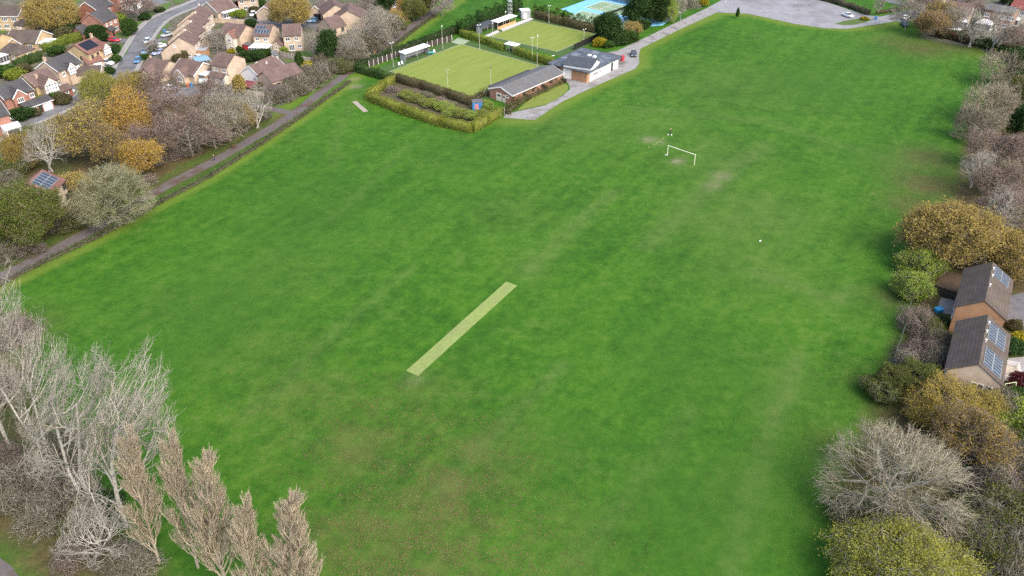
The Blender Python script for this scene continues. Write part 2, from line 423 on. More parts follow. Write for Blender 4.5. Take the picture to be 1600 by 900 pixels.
M['leaf_gold'] = leafmat('golden_leaves', [(.28, .225, .05), (.35, .265, .058), (.23, .21, .05), (.40, .285, .066)])
M['leaf_ochre'] = leafmat('ochre_leaves', [(.33, .265, .075), (.40, .315, .09), (.28, .25, .075), (.44, .33, .105)])
M['leaf_orange'] = leafmat('orange_leaves', [(.40, .265, .06), (.47, .32, .07), (.34, .25, .062), (.42, .26, .06)])
M['leaf_brown'] = leafmat('brown_leaves', [(0.125, 0.075, 0.046), (0.181, 0.106, 0.058), (0.150, 0.106, 0.065)])
M['leaf_rust'] = leafmat('rusty_leaves', [(.27, .175, .07), (.33, .225, .085), (.23, .175, .07)])
M['leaf_yg'] = leafmat('yellow_green_leaves', [(.24, .26, .045), (.32, .32, .062), (.19, .22, .042), (.37, .355, .08)])
M['leaf_green'] = leafmat('green_leaves', [(0.039, 0.083, 0.020), (0.055, 0.105, 0.026), (0.072, 0.121, 0.033)])
M['leaf_dark'] = leafmat('dark_leaves', [(.026, .058, .018), (.038, .076, .023), (.056, .092, .03)])
M['leaf_mixed'] = leafmat('mixed_leaves', [(.075, .115, .024), (.11, .145, .032), (.16, .155, .042), (.085, .10, .025)])
M['leaf_hedge'] = leafmat('hedge_leaves', [(.165, .235, .034), (.22, .29, .045), (.275, .32, .06)])
M['leaf_hedge_y'] = leafmat('yellow_hedge_leaves', [(.17, .235, .034), (.23, .295, .045), (.29, .345, .06), (.19, .18, .055)])
M['leaf_hedge_b'] = leafmat('brown_hedge_leaves', [(0.115, 0.098, 0.049), (0.149, 0.133, 0.063), (0.108, 0.119, 0.049), (0.095, 0.077, 0.049)])
M['leaf_yellow'] = leafmat('yellow_leaves', [(.32, .27, .02), (.4, .34, .03), (.25, .24, .03)])
M['leaf_scrub'] = leafmat('scrub_leaves', [(.095, .09, .055), (.13, .12, .078), (.08, .09, .048), (.16, .14, .10)])
M['leaf_red'] = leafmat('dark_red_leaves', [(.06, .018, .02), (.09, .025, .03)])
HCORE = {M['leaf_hedge'].name: mottled('bright_hedge_core', (.07, .10, .016), (.11, .145, .022), 3, .95), M['leaf_hedge_y'].name: mottled('yellow_hedge_core', (.15, .17, .026), (.22, .24, .04), 3, .95, (.13, .095, .045), .5), M['leaf_hedge_b'].name: mottled('brown_hedge_core', (.07, .06, .032), (.11, .10, .05), 3, .95), M['leaf_green'].name: mottled('green_hedge_core', (.03, .055, .015), (.05, .08, .02), 3, .95), M['leaf_scrub'].name: mottled('scrub_hedge_core', (.06, .055, .035), (.10, .09, .06), 3, .95)}
# prototypes
tree_proto('dome', 1, 11, 9.5, M['bark_grey'], M['twig_dome'], n=(16, 7, 7, 5), fr=(.55, .85, .98, 1.05), lmax=(99, 99, 3.6, 1.9), zmin=-.1, cz=.24, trunk=.1, minr=.013, rise=.05, wob=.09, jit=(0, .3, .16, .11), stems=1, lump=.08, leaf=M['leaf_mixed'], nleaf=900, lsize=.26, lspread=.5, leaf_lv=2, trad=.3, bark_lv=3)
tree_proto('dome_olive', 2, 12, 9, M['bark_olive'], M['twig_olive'], n=(16, 7, 7, 5), fr=(.55, .85, .98, 1.05), lmax=(99, 99, 3.6, 1.9), zmin=-.3, cz=.36, trunk=.12, minr=.018, rise=.05, wob=.07, jit=(0, .3, .18, .13), stems=2, lump=.12, leaf=M['leaf_mixed'], nleaf=3000, lsize=.3, lspread=.6, leaf_lv=2, trad=.32, bark_lv=3)
tree_proto('birch', 3, 23, 6.2, M['bark_pale'], M['twig_pale'], n=(10, 6, 6, 5), fr=(.6, .85, .98, 1.06), lmax=(99, 99, 3.2, 1.7), zmin=-.5, cz=.58, trunk=.22, minr=.0115, wob=.10, stems=2, rise=.5, jit=(0, .34, .26, .2), lean=(5, 2), up=.16, trad=.25, bark_lv=2, lump=.34)
tree_proto('birch_tall', 4, 24, 5.6, M['bark_pale'], M['twig_pale'], n=(10, 6, 6, 5), fr=(.6, .85, .98, 1.06), lmax=(99, 99, 3.2, 1.7), zmin=-.55, cz=.6, trunk=.25, minr=.0115, wob=.10, stems=1, rise=.55, jit=(0, .34, .26, .2), lean=(5, 2), up=.16, trad=.28, bark_lv=2, lump=.34)
tree_proto('poplar', 5, 19, 2.3, M['bark_tan'], M['twig_tan'], n=(64, 8, 5, 3), fr=(.75, .9, .98, 1.03), lmax=(9, 2.4, 1.3, .8), zmin=.25, cz=.08, trunk=.05, minr=.0095, wob=.05, rise=.0, jit=(0, .13, .12, .1), lump=.2, lean=(1.2, 0), bark_lv=1, trad=.17, tip=.85, up=.1)
tree_proto('poplar_thin', 6, 19, 1.9, M['bark_tan'], M['twig_tan'], n=(52, 8, 5, 3), fr=(.75, .9, .98, 1.03), lmax=(9, 2.4, 1.4, .9), zmin=.3, cz=.1, trunk=.05, minr=.0095, wob=.05, rise=.0, jit=(0, .14, .13, .11), lump=.22, lean=(1.2, 0), bark_lv=1, trad=.15, tip=.85, up=.1)
tree_proto('grey_bare', 7, 10, 5.5, M['bark_grey'], M['twig_grey'], n=(11, 6, 5, 4), fr=(.55, .84, .98, 1.05), lmax=(99, 99, 3.4, 2), zmin=-.35, cz=.46, minr=.024, wob=.1, jit=(0, .34, .24, .18), up=.08, trad=.2, lump=.34)
tree_proto('white_bare', 8, 11, 5, M['bark_pale'], M['twig_pale'], n=(9, 5, 4, 3), fr=(.55, .84, .98, 1.05), lmax=(99, 99, 3.4, 2), zmin=-.3, cz=.4, minr=.02, wob=.13, stems=3, up=.08, trad=.2, bark_lv=3, rise=.1, lump=.36)
tree_proto('purple_bare', 9, 12, 7, M['bark_grey'], M['twig_purple'], n=(12, 6, 6, 4), fr=(.55, .84, .98, 1.05), lmax=(99, 99, 3.4, 2), zmin=-.4, cz=.5, minr=.027, wob=.1, jit=(0, .34, .24, .18), up=.08, trad=.25, leaf=M['leaf_brown'], nleaf=1500, lsize=.3, lspread=.5, lump=.34)
tree_proto('brown_leafy', 10, 12, 7, M['bark_brown'], M['twig_brown'], n=(12, 6, 6, 4), fr=(.55, .84, .98, 1.05), lmax=(99, 99, 3.4, 2), zmin=-.4, cz=.5, minr=.027, wob=.1, jit=(0, .34, .24, .18), up=.08, trad=.25, leaf=M['leaf_gold'], nleaf=6000, lsize=.32, lspread=.45, lump=.34)
tree_proto('gold', 11, 12, 7.5, M['bark_brown'], M['twig_brown'], n=(13, 7, 6, 3), zmin=-.4, cz=.46, minr=.025, leaf=M['leaf_ochre'], nleaf=38000, lsize=.26, lspread=.42, trad=.25, lump=.24)
tree_proto('orange', 12, 11, 5.5, M['bark_brown'], M['twig_brown'], n=(11, 7, 5, 3), zmin=-.4, cz=.46, minr=.025, leaf=M['leaf_orange'], nleaf=19000, lsize=.27, lspread=.4, trad=.22, lump=.36)
tree_proto('rust', 23, 11, 5.5, M['bark_brown'], M['twig_brown'], n=(12, 6, 5, 4), zmin=-.4, cz=.48, minr=.027, leaf=M['leaf_rust'], nleaf=7500, lsize=.28, lspread=.42, trad=.22, lump=.36)
tree_proto('yellow_green', 13, 10, 8, M['bark_grey'], M['twig_grey'], n=(14, 7, 6, 3), zmin=-.3, cz=.4, minr=.02, leaf=M['leaf_yg'], nleaf=70000, lsize=.17, lspread=.36, trad=.25, lump=.24)
tree_proto('dark_oak', 14, 12, 8, M['bark_brown'], M['twig_brown'], n=(14, 7, 6, 3), zmin=-.4, cz=.45, minr=.02, leaf=M['leaf_mixed'], nleaf=46000, lsize=.24, lspread=.4, trad=.28, lump=.36)
tree_proto('feather', 15, 9, 4.5, M['bark_grey'], M['twig_straw'], n=(15, 7, 6, 4), fr=(.62, .88, .98, 1.05), lmax=(99, 4.5, 2.8, 1.8), zmin=.1, cz=.1, trunk=.02, minr=.024, wob=.05, rise=.0, jit=(0, .2, .15, .12), stems=2, trad=.2, lump=.3)
tree_proto('mid_gold', 16, 8, 5, M['bark_brown'], M['twig_brown'], n=(11, 7, 5, 3), zmin=-.2, cz=.35, minr=.02, leaf=M['leaf_gold'], nleaf=26000, lsize=.2, lspread=.38, trad=.18, lump=.38)
tree_proto('scrub_bare', 17, 4, 3, M['bark_grey'], M['twig_grey'], n=(11, 6, 5, 3), zmin=.0, cz=.15, trunk=.02, minr=.017, stems=3, trad=.08, wob=.12, leaf=M['leaf_scrub'], nleaf=1500, lsize=.22, lspread=.35, lump=.36)
tree_proto('scrub_purple', 18, 4, 3, M['bark_grey'], M['twig_purple'], n=(11, 6, 5, 3), zmin=.0, cz=.15, trunk=.02, minr=.017, stems=3, trad=.08, wob=.12, lump=.36, leaf=M['leaf_scrub'], nleaf=700, lsize=.22, lspread=.35)
tree_proto('scrub_leafy', 19, 4, 3, M['bark_brown'], M['twig_grey'], n=(10, 6, 5, 3), zmin=-.1, cz=.3, trunk=.02, minr=.017, stems=3, trad=.08, leaf=M['leaf_scrub'], nleaf=7500, lsize=.18, lspread=.3, lump=.36)
tree_proto('scrub_green', 20, 4, 3, M['bark_brown'], M['twig_grey'], n=(10, 6, 5, 3), zmin=-.1, cz=.3, trunk=.02, minr=.017, stems=3, trad=.08, leaf=M['leaf_mixed'], nleaf=11000, lsize=.19, lspread=.3, lump=.36)
tree_proto('lime_bush', 21, 5, 3, M['bark_brown'], M['twig_grey'], n=(11, 6, 5, 3), zmin=-.2, cz=.35, trunk=.02, minr=.017, stems=2, trad=.1, leaf=M['leaf_hedge'], nleaf=14000, lsize=.2, lspread=.3, lump=.38)
tree_proto('scrub_gold', 22, 4, 3, M['bark_brown'], M['twig_brown'], n=(10, 6, 5, 3), zmin=-.1, cz=.3, trunk=.02, minr=.017, stems=3, trad=.08, leaf=M['leaf_ochre'], nleaf=5500, lsize=.26, lspread=.3, lump=.36)
blob_proto('evergreen', 30, 9, 4, M['leaf_dark'], 11000, .4, lump=.24)
blob_proto('green_round', 31, 5, 3, M['leaf_green'], 6500, .34, lump=.24)
blob_proto('dark_bush', 32, 3, 2, M['leaf_dark'], 3800, .3, lump=.26)
blob_proto('green_bush', 33, 3, 2, M['leaf_green'], 3800, .3, lump=.26)
blob_proto('lime_blob', 34, 3, 2, M['leaf_hedge'], 3800, .3, lump=.26)
blob_proto('yellow_bush', 35, 2, 1.5, M['leaf_yellow'], 2200, .26, lump=.26)
blob_proto('gold_cone', 36, 5, 2.2, M['leaf_ochre'], 5500, .3, cone=.5, lump=.22)
blob_proto('green_cone', 37, 5, 1.8, M['leaf_green'], 5000, .28, cone=.75, lump=.2)
blob_proto('brown_bush', 38, 3, 2, M['leaf_hedge_b'], 3800, .3, lump=.26)
blob_proto('red_bush', 39, 3, 2, M['leaf_red'], 3500, .26, lump=.26)
# ------------------------------------------------------------------ ground
def seg_dist(X, Y, pts):
    d = np.full(X.shape, 1e9)
    for a, b in zip(pts[:-1], pts[1:]):
        ab = b-a; L2 = ab@ab+1e-9
        t = np.clip(((X-a[0])*ab[0]+(Y-a[1])*ab[1])/L2, 0, 1)
        d = np.minimum(d, np.hypot(X-a[0]-t*ab[0], Y-a[1]-t*ab[1]))
    return d
def sdf(X, Y, poly):
    pts = list(poly)+[poly[0]]
    d = seg_dist(X, Y, pts); ins = np.zeros(X.shape, bool)
    for a, b in zip(pts[:-1], pts[1:]):
        c = (a[1] > Y) != (b[1] > Y)
        with np.errstate(divide='ignore', invalid='ignore'):
            xi = (b[0]-a[0])*(Y-a[1])/(b[1]-a[1])+a[0]
        ins ^= c & (X < xi)
    return np.where(ins, d, -d)
def sst(x, a, b): t = np.clip((x-a)/(b-a), 0, 1); return t*t*(3-2*t)
gx = np.concatenate([[-4000, -1200, -500, -300, -240], np.arange(-210, 211, 1.6), [240, 300, 500, 1200, 4000]])
gy = np.concatenate([[-2000, -400, -60, 0, 25], np.arange(40, 350, 1.6), [380, 450, 700, 1500, 5000]])
GX, GY = np.meshgrid(gx, gy)
NX, NY = len(gx), len(gy)
gv = np.stack([GX.ravel(), GY.ravel(), np.zeros(GX.size)], 1)
ii = (np.arange(NY-1)[:, None]*NX+np.arange(NX-1)[None, :]).ravel()
gf = np.stack([ii, ii+1, ii+NX+1, ii+NX], 1)
gm = NT('playing_field_grass')
P = gm.pos()
sdir = at(799.7, 443)-at(643.5, 583.5); sang = math.atan2(sdir[1], sdir[0])
def along(t, vec, ang, k):
    m1 = t.n('Mapping'); m1.inputs['Rotation'].default_value = (0, 0, -ang); t.l(vec, m1.inputs[0])
    m2 = t.n('Mapping'); m2.inputs['Scale'].default_value = (k, 1, 1); t.l(m1.outputs[0], m2.inputs[0]); return m2
mp = along(gm, P, sang, .07)
n_str = gm.noise(mp.outputs[0], .30, 4, .6)
n_big = gm.noise(P, .028, 4, .6); n_mid = gm.noise(P, .16, 5, .65); n_fine = gm.noise(P, 1.1, 4, .75); n_grain = gm.noise(P, 5.5, 2, .8)
n_tuft = gm.noise(P, .45, 4, .7)
f = gm.math('ADD', gm.math('MULTIPLY', n_big, .17), gm.math('MULTIPLY', n_str, .15))
f = gm.math('ADD', f, gm.math('MULTIPLY', n_mid, .16)); f = gm.math('ADD', f, gm.math('MULTIPLY', n_tuft, .24)); f = gm.math('ADD', f, gm.math('MULTIPLY', n_fine, .16)); f = gm.math('ADD', f, gm.math('MULTIPLY', n_grain, .12))
grass = gm.ramp(f, [(.40, (.016, .064, .005)), (.475, (.031, .103, .007)), (.522, (.045, .130, .009)), (.605, (.080, .162, .018))])
n_dry = gm.noise(P, .07, 5, .7)
dry = gm.ramp(gm.math('ADD', gm.math('MULTIPLY', n_dry, .5), gm.math('MULTIPLY', n_tuft, .5)), [(.53, 0.0), (.70, .4)])
grass = gm.mix(dry, grass, (.10, .13, .038))
trk = gm.math('MULTIPLY', gm.attr('track'), gm.ramp(n_tuft, [(.3, .3), (.6, 1.0)])); grass = gm.mix(trk, grass, (.105, .145, .045))
grass = gm.mix(gm.math('MULTIPLY', gm.attr('dark'), .6), grass, (.024, .075, .010))
grass = gm.mix(gm.math('MULTIPLY', gm.attr('bright'), .8), grass, (.135, .185, .024))
pale = gm.math('MULTIPLY', gm.attr('pale'), gm.ramp(n_mid, [(.3, .25), (.65, 1.0)]))
grass = gm.mix(gm.math('MULTIPLY', pale, .8), grass, (.088, .138, .032))
grass = gm.mix(gm.math('MULTIPLY', gm.attr('rich'), .75), grass, gm.mix(n_fine, (.024, .082, .008), (.046, .122, .014)))
soil = gm.ramp(gm.math('ADD', gm.math('MULTIPLY', n_fine, .6), gm.math('MULTIPLY', n_grain, .4)), [(.35, (.045, .034, .02)), (.55, (.10, .068, .035)), (.68, (.15, .105, .05))])
sc_ = gm.ramp(gm.math('ADD', gm.math('MULTIPLY', n_grain, .5), gm.math('MULTIPLY', n_mid, .5)), [(.42, 0.0), (.6, 1.0)])
grass = gm.mix(gm.math('MULTIPLY', gm.attr('scatter'), gm.math('MULTIPLY', sc_, .6)), grass, (.12, .086, .042))
lit = gm.math('MULTIPLY', gm.attr('litter'), gm.ramp(n_mid, [(.28, .45), (.55, 1.0)]))
grass = gm.mix(lit, grass, soil)
gard = gm.ramp(gm.noise(P, .22, 4, .6), [(.40, (.05, .085, .02)), (.47, (.09, .08, .05)), (.53, (.17, .155, .13)), (.6, (.06, .075, .028)), (.7, (.12, .10, .07))], 'EASE')
grass = gm.mix(gm.attr('garden'), grass, gm.mix(.35, gard, gm.ramp(n_fine, [(.3, (.04, .04, .02)), (.7, (.2, .19, .15))])))
wear = gm.math('MULTIPLY', gm.attr('wear'), gm.ramp(n_fine, [(.3, .4), (.6, 1.0)]))
grass = gm.mix(wear, grass, (.24, .20, .14))
gm.bsdf(grass, .9, 0, .15, n_grain, .35, .15)
gme = np_mesh('ground', gv, gf, gm.m)
def attr(name, val):
    a = gme.attributes.new(name, 'FLOAT', 'POINT'); a.data.foreach_set('value', np.clip(val, 0, 1).astype(np.float32).ravel())
def blobs(lst, soft=1.0):
    s = np.zeros(GX.shape)
    for x, y, r, k in lst:
        c = at(x, y); s = np.maximum(s, k*np.exp(-(np.hypot(GX-c[0], GY-c[1])/r)**2))
    return s
wood_left = V2([(-80, 440), (0, 400), (60, 380), (150, 345), (245, 283), (335, 238), (410, 195), (432, 176), (400, 160), (330, 150), (230, 150), (160, 160), (115, 190), (60, 228), (-80, 290)])
estate = V2([(-160, 300), (60, 225), (115, 188), (160, 158), (330, 148), (400, 160), (440, 165), (470, 150), (545, 103), (560, 85), (640, 30), (690, -5), (700, -40), (-200, -60)])
east = V2([(1438, 60), (1530, 76), (1575, 96), (1720, 120), (1720, -40), (1425, -40), (1445, 15)])
wood_right = V2([(1598, 92), (1565, 135), (1510, 205), (1490, 290), (1430, 380), (1418, 440), (1422, 470), (1390, 570), (1360, 640), (1310, 740), (1320, 830), (1330, 940), (1800, 940), (1800, 90)])
wood_low = V2([(-60, 480), (30, 560), (95, 690), (170, 800), (260, 895), (290, 980), (70, 980), (30, 895), (-10, 850), (-60, 840)])
lit = np.maximum.reduce([sst(sdf(GX, GY, p), -2.5, 2.5)*k for p, k in ((wood_left, .95), (wood_right, .9), (wood_low, .85))])
path_px = [(-60, 466), (0, 434.6), (70, 398), (152, 355), (249, 296.5), (338, 250), (412, 207), (459, 178), (510, 138), (552, 108), (580, 88), (612, 64), (650, 36), (680, 16), (700, 3), (730, -20)]
PATH = V2(path_px)
pd = seg_dist(GX, GY, PATH[:8])
lit = np.maximum(lit, .8*(1-sst(pd, 1.5, 5.5)))
LOWL = V2([(-40, 463), (0, 446), (70, 410), (156, 370), (253, 316), (331, 275), (408, 226), (478, 178), (546, 129)])
vg_ = 1-sst(seg_dist(GX, GY, LOWL), 2.6, 3.4); lit = lit*(1-.65*vg_)
lit = np.maximum(lit, blobs([(1440, 75, 9, .7), (1410, 66, 9, .5), (1480, 72, 9, .6), (1455, 290, 7, .75), (1450, 245, 6, .6), (1430, 320, 6, .6), (1400, 470, 4, .5), (1310, 700, 4, .4), (20, 520, 6, .7)]))
attr('litter', lit)
attr('garden', np.maximum(sst(sdf(GX, GY, estate), -1, 1), sst(sdf(GX, GY, east), -1, 1))*(1-sst(sdf(GX, GY, wood_left), -1, 1)))
FIELD_EDGE = V2([(790, 190), (835, 188), (880, 160), (925, 138), (1000, 104), (1000, 78), (1061, 47.5), (1125, 20), (1168, 22), (1240, 38), (1322, 46), (1400, 38)])
LOW = V2([(-40, 474), (0, 454), (156, 377), (253, 322), (331, 281), (408, 231), (478, 183), (548, 132)])
br = .8*(1-sst(seg_dist(GX, GY, FIELD_EDGE), .8, 4.5)); br = np.maximum(br, .75*(1-sst(seg_dist(GX, GY, LOW), .6, 2.2)))
br = np.maximum(br, .7*(1-sst(np.abs(seg_dist(GX, GY, PATH[7:])-4), 1, 3))); br = np.maximum(br, blobs([(1535, 82, 5, .5), (590, 150, 8, .3)]))
attr('bright', br)
attr('scatter', blobs([(560, 690, 9, .8), (690, 790, 9, 1.0), (620, 880, 9, .95), (480, 630, 9, .5), (760, 720, 7, .7), (640, 640, 7, .6), (540, 850, 7, .9), (420, 560, 8, .3), (860, 860, 8, .5), (720, 890, 7, .8), (1320, 800, 4, .4), (1360, 600, 4, .5), (1445, 270, 9, .5)]))
attr('wear', np.maximum(blobs([(1059, 252, 1.3, 1), (1014, 218, 1.6, .8), (1030, 222, 1.5, .5), (1128, 276, 2.0, .55), (1115, 290, 1.8, .5), (556, 135, 1.8, .8), (553, 124, 1.4, .8), (648, 592, 1.5, .3), (735, 105, 2, .2)]), 0))
attr('pale', blobs([(1160, 340, 16, .8), (1110, 250, 14, .6), (1020, 200, 14, .5), (900, 200, 18, .45), (1120, 130, 22, .5), (1180, 420, 12, .55), (800, 330, 12, .35), (1230, 600, 7, .35), (1150, 780, 6, .3), (450, 420, 10, .3), (1300, 460, 8, .4), (820, 420, 5, .4)]))
def lines(lst):
    s = np.zeros(GX.shape)
    for pts, w_, k in lst: s = np.maximum(s, k*np.exp(-(seg_dist(GX, GY, V2(pts))/w_)**2))
    return s
attr('track', lines([([(1140, 900), (1175, 760), (1215, 640), (1245, 560)], 1.6, .5), ([(690, 760), (790, 660), (880, 570)], 1.3, .35), ([(1180, 425), (1310, 470)], 1.2, .5), ([(1310, 470), (1330, 450)], 1.0, .5), ([(520, 345), (600, 265), (640, 225)], 1.0, .3), ([(830, 420), (900, 350), (960, 300)], 2.0, .4), ([(1010, 385), (1120, 280), (1200, 225)], 2.2, .4), ([(555, 150), (530, 200), (520, 260)], 1.2, .3), ([(1000, 170), (1200, 190), (1420, 260)], 2.0, .3), ([(900, 880), (1010, 740), (1080, 640)], 1.6, .25), ([(400, 640), (520, 520), (640, 420)], 1.4, .25)]))
attr('dark', np.maximum(lines([([(1085, 172), (1160, 192), (1300, 230)], 1.0, .7), ([(700, 580), (850, 440), (930, 360)], 1.6, .3), ([(1080, 860), (1130, 740), (1190, 600)], 1.8, .35), ([(300, 500), (420, 400), (520, 320)], 2.0, .3), ([(1110, 200), (1150, 215)], 1.2, .4)]), blobs([(648, 596, 1.6, .5), (660, 580, 1.2, .3), (1300, 760, 6, .5), (1385, 470, 5, .4)])))
attr('rich', blobs([(1260, 130, 18, .8), (1330, 90, 18, .6), (500, 330, 22, .55), (330, 480, 16, .7), (1060, 560, 14, .6), (1100, 800, 14, .7), (1240, 740, 10, .6), (900, 700, 10, .5), (700, 240, 18, .4), (1380, 250, 14, .5), (250, 560, 12, .6)]))
ground = tag(link_mesh('ground', gme), kind='structure')
# ------------------------------------------------------------------ surfaces laid on the ground
def sheet(name, pts, mat, z, kind='structure'):
    v = [(p[0], p[1], z) for p in pts]
    a = sum(v[i][0]*v[(i+1) % len(v)][1]-v[(i+1) % len(v)][0]*v[i][1] for i in range(len(v)))
    me = bpy.data.meshes.new(name); idx = list(range(len(v)))
    me.from_pydata(v, [], [idx if a > 0 else idx[::-1]]); me.materials.append(mat); me.update()
    return tag(link_mesh(name, me), kind=kind)
def smooth_line(pts, n=6):
    pts = [np.array(p) for p in pts]; q = [2*pts[0]-pts[1]]+pts+[2*pts[-1]-pts[-2]]; o = []
    for i in range(1, len(q)-2):
        for k in range(n):
            t = k/n; a, b, c, d = q[i-1], q[i], q[i+1], q[i+2]
            o.append(.5*(2*b+(c-a)*t+(2*a-5*b+4*c-d)*t*t+(3*b-a-3*c+d)*t**3))
    return o+[pts[-1]]
def offset(pts, d):
    o = []
    for i, p in enumerate(pts):
        t = pts[min(i+1, len(pts)-1)]-pts[max(i-1, 0)]; t = t/np.linalg.norm(t); o.append(p+np.array([-t[1], t[0]])*d)
    return o
def ribbon(name, pts, l, r, mat, z, h=0.0, kind='structure', wob=0.0):
    A, B = offset(pts, l), offset(pts, r)
    if wob:
        A = [a+np.random.default_rng(i).normal(size=2)*wob for i, a in enumerate(A)]; B = [b+np.random.default_rng(i+99).normal(size=2)*wob for i, b in enumerate(B)]
    mb = MB(); n = len(pts)
    vs = [(*p, z+h) for p in A]+[(*p, z+h) for p in B]
    fs = [(i, i+n, i+n+1, i+1) for i in range(n-1)] if l > r else [(i, i+1, i+n+1, i+n) for i in range(n-1)]
    if h:
        vs += [(*p, -.05) for p in A]+[(*p, -.05) for p in B]
        fs += [(i, i+1, i+2*n+1, i+2*n) for i in range(n-1)]+[(i+n, i+3*n, i+3*n+1, i+n+1) for i in range(n-1)]
    mb.add(vs, fs); return tag(mb.build(name, mat), kind=kind)
asphalt = mottled('asphalt', (.10, .10, .108), (.15, .15, .158), .8, .9, (.19, .19, .195), .12, world=True)
road_m = mottled('worn_road', (.125, .128, .138), (.175, .178, .188), .5, .85, (.10, .10, .107), .15, world=True)
path_m = mottled('path_tarmac', (.092, .08, .078), (.135, .117, .114), 1.2, .9, (.085, .055, .036), .2, world=True)
drive_m = mottled('pale_drive', (.21, .205, .205), (.29, .285, .28), .7, .9, (.14, .125, .115), .2, world=True)
park_m = mottled('car_park_tarmac', (.20, .20, .215), (.27, .27, .285), .35, .9, (.16, .158, .165), .07, world=True)
pave_m = mottled('pavement', (.22, .21, .205), (.30, .29, .28), 1.5, .9, world=True)
kerb_m = mottled('kerb_stone', (.30, .29, .28), (.40, .39, .37), 2, .9, world=True)
lawn_m = mottled('lawn_grass', (.05, .105, .018), (.085, .145, .028), .9, .9, (.10, .12, .035), .2, world=True)
def green_mat(name, a, b, ang):
    t = NT(name); p = t.pos(); m_ = along(t, p, ang, .12)
    g = t.math('ADD', t.math('MULTIPLY', t.noise(m_.outputs[0], .7, 3), .6), t.math('MULTIPLY', t.noise(p, 1.5, 3), .4))
    c = t.ramp(g, [(.35, a), (.65, b)]); return t.bsdf(c, .9, 0, .1)
dirg = at(720, 69)-at(610, 112); angg = math.atan2(dirg[1], dirg[0])
bowl_m = green_mat('bowling_green_turf', (.15, .20, .04), (.205, .25, .06), angg)
ribbon('footpath', smooth_line(PATH), 1.55, -1.55, path_m, .03, wob=.06)
ribbon('footpath', smooth_line(V2([(462, 176), (446, 175), (426, 170), (395, 163)])), 1.3, -1.3, path_m, .022, wob=.05)
ROAD = smooth_line(V2([(-70, 250), (0, 208), (60, 183), (112, 160), (150, 141), (188, 119), (202, 97), (213, 78), (223, 60), (233, 46), (248, 31.5), (268, 21), (288, 13), (306, 6), (330, -4), (365, -18)]))
ribbon('road', ROAD, 2.9, -2.9, road_m, .03)
for s, wd in ((1, 1.6), (-1, 1.0)):
    ribbon('kerb', ROAD, s*2.9, s*3.1, kerb_m, 0, .11)
    ribbon('pavement', ROAD, s*3.1, s*(3.1+wd), pave_m, 0, .10)
ribbon('cul_de_sac', smooth_line(V2([(168, 134), (225, 146), (300, 143), (345, 136), (372, 130)])), 4, -4, road_m, .022)
ribbon('cul_de_sac', smooth_line(V2([(335, 30), (385, 33), (430, 40), (475, 40), (505, 30)])), 3.5, -3.5, road_m, .022)
ribbon('side_road', smooth_line(V2([(262, 8), (225, -2), (190, -12)])), 3, -3, road_m, .022)
# club drive and car park
DR_OUT = [(787, 184), (835, 187.5), (880, 158), (925, 137), (975, 115), (993, 107), (999, 98), (998, 87), (1001, 76), (1060, 47), (1120, 19.5)]
DR_IN = [(1104, 13), (1060, 33.5), (1010, 58), (965, 79), (930, 85), (878, 106), (874, 122), (888, 130), (891, 139), (880, 149), (852, 164.5), (809, 174), (790, 178)]
sheet('drive', V2(DR_OUT+DR_IN), drive_m, .02)
CPK = [(1104, 13), (1120, 19.5), (1168, 21.5), (1204, 29), (1240, 37), (1288, 44), (1322, 45.3), (1345, 42), (1390, 35), (1440, 23), (1432, 14), (1375, 26), (1350, 23), (1300, 6), (1270, -4), (1240, -12), (1150, -12)]
sheet('car_park', V2(CPK), park_m, .026)
for k, (a, b) in enumerate((((1156, 15), (1192, -3)), ((1226, 31), (1268, 2)))):
    ribbon('tarmac_seam', V2([a, b]), .25, -.25, drive_m, .034, wob=.05)
ribbon('lane', smooth_line(V2([(1400, 33), (1440, 20), (1490, 0), (1520, -14)])), 3, -3, road_m, .032)
ribbon('lane', smooth_line(V2([(1368, -4), (1410, 6), (1450, 14)])), 2, -2, road_m, .014)
sheet('grass_island', V2([(1304, 37.5), (1318, 33), (1335, 30), (1352, 28), (1364, 31), (1352, 35), (1338, 38.5), (1318, 39.5)]), lawn_m, .036)
sheet('club_lawn', V2([(808, 173), (830, 168), (852, 163.5), (870, 155), (886, 143), (888, 135), (882, 129), (862, 134), (830, 152)]), mottled('club_lawn_grass', (.12, .165, .025), (.17, .205, .04), .8, .9, world=True), .04)
# bowling greens and tennis court
G1 = [at(735, 152.5), at(610, 112), at(720, 69)]; G1.append(G1[0]+G1[2]-G1[1])
G2 = [at(766, 57), at(832, 33), at(934, 54)]; G2.append(G2[0]+G2[2]-G2[1])
apron = mottled('mown_surround', (.04, .085, .02), (.065, .115, .028), 1, .9, world=True)
def inset(q, d):
    c = sum(q)/4; return [c+(p-c)*(1+d/np.linalg.norm(p-c)) for p in q]
sheet('green_surround', inset(G1, 7.0), apron, .012); sheet('green_surround', inset(G2, 5.0), apron, .014)
for q in (G1, G2):
    sheet('green_edging', inset(q, .4), mottled('edging', (.2, .2, .18), (.3, .3, .27), 2, .9, world=True), .04)
    sheet('bowling_green', q, bowl_m, .05)
sheet('patio', V2([(705, 66), (716, 59), (734, 64), (722, 71)]), mottled('green_grey_slabs', (.2, .27, .17), (.3, .36, .25), 1.2, .9, world=True), .03)
sheet('concrete_base', V2([(755, 57), (777, 47), (781, 50), (760, 60)]), M['concrete'], .03)
sheet('green_path', V2([(781, 45), (830, 27), (834, 30), (786, 49)]), M['concrete'], .028)
blue_m = mottled('blue_court', (.15, .40, .62), (.20, .47, .68), .4, .7, world=True)
court_m = mottled('green_court', (.17, .26, .15), (.22, .31, .19), .5, .8, world=True)
a, b, c_ = at(878, 14.5), at(932, -4), at(1003, 14); d_ = a+(c_-b)*1.0
